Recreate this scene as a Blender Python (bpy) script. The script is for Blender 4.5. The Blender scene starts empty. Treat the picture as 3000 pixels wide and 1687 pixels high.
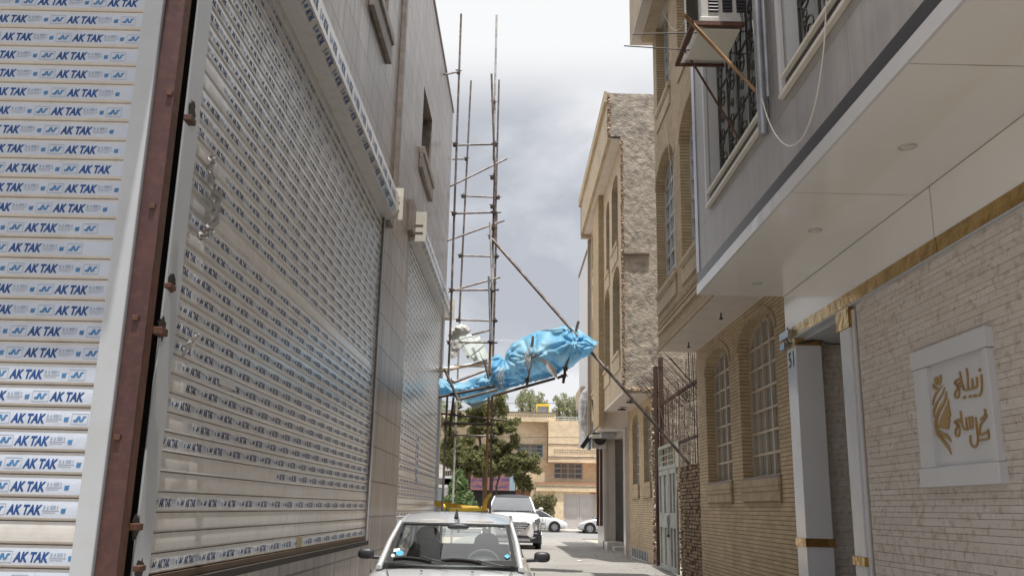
import bpy, bmesh, math, random
from mathutils import Vector as V, Matrix, noise
random.seed(7)
sc = bpy.context.scene
COL = sc.collection
# ---------------------------------------------------------------- camera
CAM = V((0, 0, 1.53)); FPX = 2617.92; CX, CY = 1500.0, 843.5          # photograph is 3000 x 1687
def _n(a): return V(a).normalized()
_Y = _n((1480-CX, CY-1487, -FPX)); _Z = _n((1720-CX, CY+9800, -FPX)); _Z = (_Z-_Y*_Y.dot(_Z)).normalized(); _X = _Y.cross(_Z)
ROT = Matrix((_X, _Y, _Z))                                            # camera to world
cd = bpy.data.cameras.new('camera'); cam = bpy.data.objects.new('camera', cd); COL.objects.link(cam)
cd.sensor_width = 36; cd.lens = FPX/3000*36; cd.clip_end = 3000; cd.clip_start = .05
cam.matrix_world = Matrix.Translation(CAM) @ ROT.to_4x4()
sc.camera = cam
# ---------------------------------------------------------------- world, sun, exposure
SUN = V((.05, -.21, 1)).normalized()
w = bpy.data.worlds.new('World'); sc.world = w; w.use_nodes = True
SKYOFF = (1.3, .7, .4); ZEN = 11.5
nt = w.node_tree; nt.nodes.clear(); N = nt.nodes.new; LK = nt.links.new
out = N('ShaderNodeOutputWorld'); bg = N('ShaderNodeBackground'); bg.inputs['Strength'].default_value = .1
sky = N('ShaderNodeTexSky'); sky.sky_type = 'NISHITA'; sky.sun_disc = False
sky.sun_elevation = math.asin(SUN.z); sky.sun_rotation = math.atan2(SUN.x, SUN.y)
tc = N('ShaderNodeTexCoord'); mp = N('ShaderNodeMapping'); mp.inputs['Scale'].default_value = (1.0, 1.0, 1.9)
mp.inputs['Location'].default_value = SKYOFF
nz = N('ShaderNodeTexNoise'); nz.inputs['Scale'].default_value = 3.4; nz.inputs['Detail'].default_value = 9; nz.inputs['Roughness'].default_value = .5
nz.inputs['Distortion'].default_value = .25
cr = N('ShaderNodeValToRGB'); e = cr.color_ramp.elements
e[0].position = .40; e[0].color = (2.6, 2.7, 2.95, 1); e[1].position = .575; e[1].color = (4.65, 4.65, 4.7, 1)
m_ = cr.color_ramp.elements.new(.49); m_.color = (3.5, 3.58, 3.78, 1)
sx = N('ShaderNodeSeparateXYZ')
def mrange(src, a0, a1, b0, b1):
    q = N('ShaderNodeMapRange'); q.interpolation_type = 'SMOOTHSTEP'; q.inputs[1].default_value = a0; q.inputs[2].default_value = a1; q.inputs[3].default_value = b0; q.inputs[4].default_value = b1; LK(src, q.inputs[0]); return q.outputs[0]
def wmix(fac, a_, b_, mode='MIX'):
    q = N('ShaderNodeMix'); q.data_type = 'RGBA'; q.blend_type = mode
    for i, x in ((0, fac), (6, a_), (7, b_)):
        if isinstance(x, (tuple, float, int)): q.inputs[i].default_value = x
        else: LK(x, q.inputs[i])
    return q.outputs[2]
LK(tc.outputs['Generated'], mp.inputs['Vector']); LK(mp.outputs[0], nz.inputs['Vector']); LK(nz.outputs['Fac'], cr.inputs[0]); LK(tc.outputs['Generated'], sx.inputs[0])
thin = wmix(mrange(sx.outputs[2], .40, .49, 0, 1), cr.outputs[0], (5.1, 5.1, 5.1, 1))        # thin white cloud above the grey bank
veil = wmix(mrange(sx.outputs[2], .52, .80, 0, 1), thin, (ZEN, ZEN, ZEN, 1))                 # bright veil of cloud round the high sun
veil = wmix(mrange(sx.outputs[1], -.6, .2, .6, 0), veil, (2.2, 2.4, 2.9, 1))                # darker unseen sky added behind the camera to dim the front shutter
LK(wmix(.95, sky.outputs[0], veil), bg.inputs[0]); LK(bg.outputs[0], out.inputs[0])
sl = bpy.data.lights.new('sun', 'SUN'); sl.energy = 3.1; sl.angle = math.radians(.55); sl.color = (1, .965, .91)
so = bpy.data.objects.new('sun', sl); COL.objects.link(so); so.rotation_euler = SUN.to_track_quat('Z', 'Y').to_euler(); so.location = (0, 0, 60)
vs = sc.view_settings; vs.view_transform = 'Standard'; vs.look = 'None'; vs.gamma = 1; vs.exposure = 0.95; vs.use_curve_mapping = False
# ---------------------------------------------------------------- pixel -> point on a real plane
def hitp(px, py, p0, nrm):
    d = ROT @ V((px-CX, CY-py, -FPX)); t = (V(p0)-CAM).dot(nrm)/d.dot(nrm); return CAM+d*t
def at(px, py, X=None, Y=None, Z=None):
    if X is not None: return hitp(px, py, (X, 0, 0), V((1, 0, 0)))
    if Y is not None: return hitp(px, py, (0, Y, 0), V((0, 1, 0)))
    return hitp(px, py, (0, 0, Z), V((0, 0, 1)))
class Fr:                                  # vertical plane: u along it, z up, n outward
    def __init__(s, o, d, sgn=1):
        s.o = V((o[0], o[1], 0)); s.d = V((d[0], d[1], 0)).normalized(); s.n = V((s.d.y, -s.d.x, 0))*sgn
    def p(s, u, z, n=0): return s.o+s.d*u+s.n*n+V((0, 0, z))
    def hit(s, px, py, n=0):
        q = hitp(px, py, s.o+s.n*n, s.n); return (q-s.o).dot(s.d), q.z
def FX(x): return Fr((x, 0), (0, 1), -1)   # wall facing -X, u = y
def FY(y): return Fr((0, y), (1, 0), 1)    # wall facing -Y, u = x
def gz(y):                                 # the road rises gently and falls again to the cross street
    K = [(-40, 0), (9, 0), (15, .12), (22, .29), (29, .28), (40, .2), (46, .14), (60, .10), (400, .1)]
    for (a, za), (b, zb) in zip(K, K[1:]):
        if y <= b:
            t = max(0, (y-a)/(b-a)); return za+(zb-za)*t
    return .1
# ---------------------------------------------------------------- meshes
def smooth2(pts, it=2):
    for _ in range(it):
        q = [pts[0]]
        for a, b in zip(pts, pts[1:]): q += [a*.75+b*.25, a*.25+b*.75]
        pts = q+[pts[-1]]
    return pts
class MB:
    def __init__(s): s.v = []; s.f = []; s.mi = []; s.sm = []
    def add(s, vs_, fs, m=0, sm=False):
        b = len(s.v); s.v += [V(p) for p in vs_]
        for f in fs: s.f.append([b+i for i in f]); s.mi.append(m); s.sm.append(sm)
        return s
    def quad(s, a, b, c, d, m=0, sm=False): return s.add((a, b, c, d), [(0, 1, 2, 3)], m, sm)
    def box(s, x0, y0, z0, x1, y1, z1, m=0):
        return s.obox(V(((x0+x1)/2, (y0+y1)/2, (z0+z1)/2)), V(((x1-x0)/2, 0, 0)), V((0, (y1-y0)/2, 0)), V((0, 0, (z1-z0)/2)), m)
    def obox(s, c, a, b, d, m=0):
        p = [c+a*i+b*j+d*k for k in (-1, 1) for j in (-1, 1) for i in (-1, 1)]
        return s.add(p, [(0, 2, 3, 1), (4, 5, 7, 6), (0, 1, 5, 4), (2, 6, 7, 3), (0, 4, 6, 2), (1, 3, 7, 5)], m)
    def fbox(s, F, u0, u1, z0, z1, n0, n1, m=0):
        return s.obox(F.p((u0+u1)/2, (z0+z1)/2, (n0+n1)/2), F.d*((u1-u0)/2), F.n*((n1-n0)/2), V((0, 0, (z1-z0)/2)), m)
    def bar(s, p, q, w_, h, m=0, up=V((0, 0, 1))):
        p = V(p); q = V(q); d = q-p; a = d.cross(up)
        if a.length < 1e-5: a = d.cross(V((1, 0, 0)))
        a.normalize(); b = a.cross(d).normalized(); return s.obox((p+q)/2, a*(w_/2), d/2, b*(h/2), m)
    def tube(s, pts, r, n=8, m=0, cap=True, flat=1.0):
        pts = [V(p) for p in pts]; vs_ = []; fs = []
        up = V((0, 0, 1)); k = len(pts); rr = r if isinstance(r, (list, tuple)) else [r]*k
        for i, p in enumerate(pts):
            d = (pts[min(i+1, k-1)]-pts[max(i-1, 0)]).normalized()
            a = d.cross(up)
            if a.length < 1e-3: a = d.cross(V((1, 0, 0)))
            a.normalize(); b = a.cross(d).normalized()
            for j in range(n):
                t = 2*math.pi*j/n; vs_.append(p+(a*math.cos(t)+b*math.sin(t)*flat)*rr[i])
        for i in range(k-1):
            for j in range(n): fs.append((i*n+j, i*n+(j+1) % n, (i+1)*n+(j+1) % n, (i+1)*n+j))
        s.add(vs_, fs, m, True)
        if cap: s.add(vs_[:n], [tuple(range(n))], m); s.add(vs_[-n:], [tuple(range(n))], m)
        return s
    def grid(s, fn, nu, nv, m=0, sm=True, cu=False):
        vs_ = [fn(i, j) for j in range(nv) for i in range(nu)]
        fs = [(j*nu+i, j*nu+(i+1) % nu, (j+1)*nu+(i+1) % nu, (j+1)*nu+i) for j in range(nv-1) for i in range(nu if cu else nu-1)]
        return s.add(vs_, fs, m, sm)
    def prism(s, poly, F, n0, n1, m=0, m2=None):     # poly in (u,z) of frame F
        k = len(poly); a = [F.p(u, z, n1) for u, z in poly]; b = [F.p(u, z, n0) for u, z in poly]
        s.add(a, [tuple(range(k))], m); s.add(b, [tuple(range(k))[::-1]], m)
        s.add(a+b, [(i, (i+1) % k, k+(i+1) % k, k+i) for i in range(k)], m if m2 is None else m2); return s
    def ribbon(s, pts, wd, F, n0, n1, m=0):          # thick stroke along pts in (u,z)
        pts = smooth2([V((a, b, 0)) for a, b in pts], 2); L = []; R = []
        for i, p in enumerate(pts):
            d = (pts[min(i+1, len(pts)-1)]-pts[max(i-1, 0)]); d = d.normalized() if d.length else V((1, 0, 0)); q = V((-d.y, d.x, 0))*wd/2
            L.append(p+q); R.append(p-q)
        for i in range(len(pts)-1):
            s.prism([(a.x, a.y) for a in (L[i], L[i+1], R[i+1], R[i])], F, n0, n1, m)
        return s
    def blob(s, c, r, m=0, nu=16, nv=10, f=None):
        def fn(i, j):
            th = math.pi*j/(nv-1); ph = 2*math.pi*i/nu; d = V((math.sin(th)*math.cos(ph), math.sin(th)*math.sin(ph), math.cos(th)))
            k = f(d) if f else 1; return V(c)+V((d.x*r[0], d.y*r[1], d.z*r[2]))*k
        return s.grid(fn, nu, nv, m, True, True)
    def disc(s, c, axis, r, t, n=20, m=0, m2=None):
        axis = V(axis).normalized(); a = axis.orthogonal().normalized(); b = axis.cross(a); c = V(c)
        A = [c+(a*math.cos(2*math.pi*i/n)+b*math.sin(2*math.pi*i/n))*r-axis*t/2 for i in range(n)]; B = [p+axis*t for p in A]
        s.add(A+B, [(i, (i+1) % n, n+(i+1) % n, n+i) for i in range(n)], m if m2 is None else m2, True)
        s.add(A, [tuple(range(n))], m); s.add(B, [tuple(range(n))], m); return s
    def ring(s, c, axis, R, r, n=24, k=8, m=0):
        axis = V(axis).normalized(); a = axis.orthogonal().normalized(); b = axis.cross(a); c = V(c)
        def fn(i, j):
            t = 2*math.pi*i/n; q = 2*math.pi*j/(k); d = a*math.cos(t)+b*math.sin(t); return c+d*(R+r*math.cos(q))+axis*r*math.sin(q)
        return s.grid(fn, n, k+1, m, True, True)
    def panel(s, F, u0, u1, z0, z1, holes=(), depth=.2, m=0, mr_=None, n=0):   # wall sheet with openings and their reveals
        mr_ = m if mr_ is None else mr_
        us = sorted({u0, u1, *[h[0] for h in holes], *[h[1] for h in holes]}); zs = sorted({z0, z1, *[h[2] for h in holes], *[h[3] for h in holes]})
        us = [u for u in us if u0-1e-6 <= u <= u1+1e-6]; zs = [z for z in zs if z0-1e-6 <= z <= z1+1e-6]
        for a, b in zip(us, us[1:]):
            for c, d in zip(zs, zs[1:]):
                uc, zc = (a+b)/2, (c+d)/2
                if any(h[0] < uc < h[1] and h[2] < zc < h[3] for h in holes): continue
                s.quad(F.p(a, c, n), F.p(b, c, n), F.p(b, d, n), F.p(a, d, n), m)
        for h in holes:
            a, b, c, d = h[:4]; ar = h[4] if len(h) > 4 else 0
            if ar: pr = arch(a, b, d-ar, d)
            else: pr = [(a, d), (b, d)]
            out_ = [(a, c)]+pr+[(b, c)]
            for (p, q) in zip(out_, out_[1:]+out_[:1]): s.quad(F.p(*p, n), F.p(*q, n), F.p(*q, n-depth), F.p(*p, n-depth), mr_)
            if ar:
                k = len(pr)//2
                for i in range(len(pr)-1):
                    cn = (a, d) if i < k else (b, d)
                    s.add([F.p(*pr[i], n), F.p(*pr[i+1], n), F.p(*cn, n)], [(0, 1, 2)], m)
                s.add([F.p(a, d, n), F.p(*pr[k], n), F.p(b, d, n)], [(0, 1, 2)], m)
        return s
    def build(s, name, mats, parent=None, bev=0, sub=0):
        o0 = V((0, 0, 0)); q = parent
        while q is not None: o0 += q.location; q = q.parent
        if not isinstance(mats, (list, tuple)): mats = [mats]
        me = bpy.data.meshes.new(name); me.from_pydata([tuple(p-o0) for p in s.v], [], s.f)
        for m in mats: me.materials.append(m)
        me.polygons.foreach_set('material_index', s.mi); me.polygons.foreach_set('use_smooth', s.sm)
        uv = me.uv_layers.new(name='UVMap'); L = [0.0]*(2*len(me.loops))
        for p in me.polygons:
            nx, ny, nz_ = (abs(c) for c in p.normal)
            for li in p.loop_indices:
                c = s.v[me.loops[li].vertex_index]
                if nz_ > .75: a, b = c.x, c.y
                elif nx > ny: a, b = c.y, c.z
                else: a, b = c.x, c.z
                L[2*li] = a; L[2*li+1] = b
        uv.data.foreach_set('uv', L); me.update()
        o = bpy.data.objects.new(name, me); COL.objects.link(o)
        if parent is not None: o.parent = parent
        if bev:
            b = o.modifiers.new('Bevel', 'BEVEL'); b.width = bev; b.segments = 2; b.limit_method = 'ANGLE'; b.angle_limit = math.radians(50)
        if sub:
            b = o.modifiers.new('Sub', 'SUBSURF'); b.levels = b.render_levels = sub
        return o
def arch(a, b, z0, z1, k=12):
    c = (a+b)/2; return [(c-(b-a)/2*math.cos(math.pi*i/k), z0+(z1-z0)*math.sin(math.pi*i/k)) for i in range(k+1)]
def tag(o, label, cat, group=None):
    o['label'] = label; o['category'] = cat
    if group: o['group'] = group
    return o
def thing(name, label, cat, loc=(0, 0, 0), group=None):
    o = bpy.data.objects.new(name, None); COL.objects.link(o); o.location = loc; o.empty_display_size = .2; return tag(o, label, cat, group)
def struct(o): o['kind'] = 'structure'; return o
def copy_tree(o, parent=None):
    c = o.copy(); COL.objects.link(c)
    if parent is not None: c.parent = parent
    for ch in o.children: copy_tree(ch, c)
    return c
# ---------------------------------------------------------------- materials
def newmat(name):
    m = bpy.data.materials.new(name); m.use_nodes = True; t = m.node_tree; b = t.nodes['Principled BSDF']; return m, t, b
def c4(c): return (c[0], c[1], c[2], 1)
def mulc(c, k): return tuple(min(1, x*k) for x in c)
def pm(name, col, rough=.6, metal=0, var=.15, scale=3, bump=0, bscale=30, st=(1, 1, 1), coat=0, spec=.5, dirt=None, dscale=1.5, damt=.5, space='Object', bdist=.01):
    m, t, b = newmat(name); n = t.nodes.new; l = t.links.new
    tcn = n('ShaderNodeTexCoord'); mpn = n('ShaderNodeMapping'); mpn.inputs['Scale'].default_value = st; l(tcn.outputs[space], mpn.inputs[0])
    z = n('ShaderNodeTexNoise'); z.inputs['Scale'].default_value = scale; z.inputs['Detail'].default_value = 6; z.inputs['Roughness'].default_value = .62; l(mpn.outputs[0], z.inputs[0])
    r = n('ShaderNodeValToRGB'); r.color_ramp.elements[0].position = .3; r.color_ramp.elements[1].position = .7
    r.color_ramp.elements[0].color = c4(mulc(col, 1-var)); r.color_ramp.elements[1].color = c4(mulc(col, 1+var)); l(z.outputs[0], r.inputs[0]); src = r.outputs[0]
    if dirt:
        z2 = n('ShaderNodeTexNoise'); z2.inputs['Scale'].default_value = dscale; z2.inputs['Detail'].default_value = 8; z2.inputs['Roughness'].default_value = .7; l(mpn.outputs[0], z2.inputs[0])
        r2 = n('ShaderNodeMapRange'); r2.inputs[1].default_value = .48; r2.inputs[2].default_value = .72; r2.inputs[4].default_value = damt; l(z2.outputs[0], r2.inputs[0])
        mx = n('ShaderNodeMix'); mx.data_type = 'RGBA'; mx.inputs[7].default_value = c4(dirt); l(r2.outputs[0], mx.inputs[0]); l(src, mx.inputs[6]); src = mx.outputs[2]
    l(src, b.inputs['Base Color']); b.inputs['Roughness'].default_value = rough; b.inputs['Metallic'].default_value = metal
    b.inputs['Coat Weight'].default_value = coat; b.inputs['Coat Roughness'].default_value = .08; b.inputs['Specular IOR Level'].default_value = spec
    if bump:
        z3 = n('ShaderNodeTexNoise'); z3.inputs['Scale'].default_value = bscale; z3.inputs['Detail'].default_value = 6; l(mpn.outputs[0], z3.inputs[0])
        bu = n('ShaderNodeBump'); bu.inputs['Strength'].default_value = bump; bu.inputs['Distance'].default_value = bdist; l(z3.outputs[0], bu.inputs['Height']); l(bu.outputs[0], b.inputs['Normal'])
    return m
def tilem(name, c1, c2, mort, bw, bh, ms, off=.0, rough=.4, streak=(6, .6), sa=.25, bump=.3, ofq=2, vj=True, spec=.5):
    """tiles or bricks laid in metres on the face's own UV, with streaks in the stone"""
    m, t, b = newmat(name); n = t.nodes.new; l = t.links.new
    tcn = n('ShaderNodeTexCoord'); br = n('ShaderNodeTexBrick'); br.offset = off; br.offset_frequency = ofq
    br.inputs['Color1'].default_value = c4(c1); br.inputs['Color2'].default_value = c4(c2); br.inputs['Mortar'].default_value = c4(mort)
    br.inputs['Scale'].default_value = 1; br.inputs['Mortar Size'].default_value = ms if vj else 0; br.inputs['Mortar Smooth'].default_value = .1
    br.inputs['Brick Width'].default_value = bw; br.inputs['Row Height'].default_value = bh; l(tcn.outputs['UV'], br.inputs[0])
    src = br.outputs['Color']; fac = br.outputs['Fac']
    if not vj:
        s_ = n('ShaderNodeSeparateXYZ'); l(tcn.outputs['UV'], s_.inputs[0])
        d = n('ShaderNodeMath'); d.operation = 'DIVIDE'; d.inputs[1].default_value = bh; l(s_.outputs[1], d.inputs[0])
        fr = n('ShaderNodeMath'); fr.operation = 'FRACT'; l(d.outputs[0], fr.inputs[0])
        lt = n('ShaderNodeMath'); lt.operation = 'LESS_THAN'; lt.inputs[1].default_value = ms/bh; l(fr.outputs[0], lt.inputs[0])
        mx0 = n('ShaderNodeMix'); mx0.data_type = 'RGBA'; mx0.inputs[7].default_value = c4(mort); l(lt.outputs[0], mx0.inputs[0]); l(src, mx0.inputs[6]); src = mx0.outputs[2]; fac = lt.outputs[0]
    mpn = n('ShaderNodeMapping'); mpn.inputs['Scale'].default_value = (streak[0], streak[1], 1); l(tcn.outputs['UV'], mpn.inputs[0])
    z = n('ShaderNodeTexNoise'); z.inputs['Scale'].default_value = 1.0; z.inputs['Detail'].default_value = 8; z.inputs['Roughness'].default_value = .68; l(mpn.outputs[0], z.inputs[0])
    mr2 = n('ShaderNodeMapRange'); mr2.inputs[1].default_value = .3; mr2.inputs[2].default_value = .7; mr2.inputs[3].default_value = 1-sa; mr2.inputs[4].default_value = 1+sa*.7; l(z.outputs[0], mr2.inputs[0])
    zb_ = n('ShaderNodeTexNoise'); zb_.inputs['Scale'].default_value = .8; zb_.inputs['Detail'].default_value = 7; zb_.inputs['Roughness'].default_value = .7; l(tcn.outputs['UV'], zb_.inputs[0])
    mrb = n('ShaderNodeMapRange'); mrb.inputs[1].default_value = .35; mrb.inputs[2].default_value = .65; mrb.inputs[3].default_value = .84; mrb.inputs[4].default_value = 1.08; l(zb_.outputs[0], mrb.inputs[0])
    mm = n('ShaderNodeMath'); mm.operation = 'MULTIPLY'; l(mr2.outputs[0], mm.inputs[0]); l(mrb.outputs[0], mm.inputs[1]); mr2 = mm
    mx = n('ShaderNodeMix'); mx.data_type = 'RGBA'; mx.blend_type = 'MULTIPLY'; mx.inputs[0].default_value = 1; l(src, mx.inputs[6]); l(mr2.outputs[0], mx.inputs[7])
    l(mx.outputs[2], b.inputs['Base Color']); b.inputs['Roughness'].default_value = rough; b.inputs['Specular IOR Level'].default_value = spec
    ad = n('ShaderNodeMath'); ad.operation = 'MULTIPLY_ADD'; ad.inputs[1].default_value = -1; l(fac, ad.inputs[0]); l(z.outputs[0], ad.inputs[2])
    bu = n('ShaderNodeBump'); bu.inputs['Strength'].default_value = bump; bu.inputs['Distance'].default_value = .006; l(ad.outputs[0], bu.inputs['Height']); l(bu.outputs[0], b.inputs['Normal'])
    return m
def islandm(name, cols, rough=.8, bump=.5, bscale=40, spot=None, samt=.5, sscale=20):
    m, t, b = newmat(name); n = t.nodes.new; l = t.links.new
    g = n('ShaderNodeNewGeometry'); r = n('ShaderNodeValToRGB'); E_ = r.color_ramp.elements
    E_[0].color = c4(cols[0]); E_[1].color = c4(cols[-1])
    for i, c in enumerate(cols[1:-1]): q = E_.new((i+1)/(len(cols)-1)); q.color = c4(c)
    l(g.outputs['Random Per Island'], r.inputs[0]); src = r.outputs[0]
    tcn = n('ShaderNodeTexCoord'); z = n('ShaderNodeTexNoise'); z.inputs['Scale'].default_value = bscale; z.inputs['Detail'].default_value = 7; z.inputs['Roughness'].default_value = .7; l(tcn.outputs['Object'], z.inputs[0])
    if spot:
        z2 = n('ShaderNodeTexNoise'); z2.inputs['Scale'].default_value = sscale; z2.inputs['Detail'].default_value = 5; l(tcn.outputs['Object'], z2.inputs[0])
        r2 = n('ShaderNodeMapRange'); r2.inputs[1].default_value = .52; r2.inputs[2].default_value = .7; r2.inputs[4].default_value = samt; l(z2.outputs[0], r2.inputs[0])
        mx = n('ShaderNodeMix'); mx.data_type = 'RGBA'; mx.inputs[7].default_value = c4(spot); l(r2.outputs[0], mx.inputs[0]); l(src, mx.inputs[6]); src = mx.outputs[2]
    l(src, b.inputs['Base Color']); b.inputs['Roughness'].default_value = rough
    bu = n('ShaderNodeBump'); bu.inputs['Strength'].default_value = bump; bu.inputs['Distance'].default_value = .012; l(z.outputs[0], bu.inputs['Height']); l(bu.outputs[0], b.inputs['Normal'])
    return m
def glassm(name, tint=(.75, .8, .8), gl=1.0):
    m, t, b = newmat(name); n = t.nodes.new; l = t.links.new; t.nodes.remove(b)
    o = t.nodes['Material Output']; tr = n('ShaderNodeBsdfTransparent'); tr.inputs[0].default_value = c4(tint); g = n('ShaderNodeBsdfGlossy'); g.inputs['Roughness'].default_value = .02
    g.inputs[0].default_value = (gl, gl, gl, 1); f = n('ShaderNodeFresnel'); f.inputs[0].default_value = 1.5; mx = n('ShaderNodeMixShader'); l(f.outputs[0], mx.inputs[0]); l(tr.outputs[0], mx.inputs[1]); l(g.outputs[0], mx.inputs[2]); l(mx.outputs[0], o.inputs[0])
    return m
def leafm(name, c1, c2, tr=.25):
    m, t, b = newmat(name); n = t.nodes.new; l = t.links.new
    g = n('ShaderNodeNewGeometry'); r = n('ShaderNodeValToRGB'); r.color_ramp.elements[0].color = c4(c1); r.color_ramp.elements[1].color = c4(c2); l(g.outputs['Random Per Island'], r.inputs[0])
    l(r.outputs[0], b.inputs['Base Color']); b.inputs['Roughness'].default_value = .6; b.inputs['Specular IOR Level'].default_value = .2
    tl = n('ShaderNodeBsdfTranslucent'); l(r.outputs[0], tl.inputs[0]); mx = n('ShaderNodeMixShader'); mx.inputs[0].default_value = tr; l(b.outputs[0], mx.inputs[1]); l(tl.outputs[0], mx.inputs[2]); l(mx.outputs[0], t.nodes['Material Output'].inputs[0])
    return m
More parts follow.
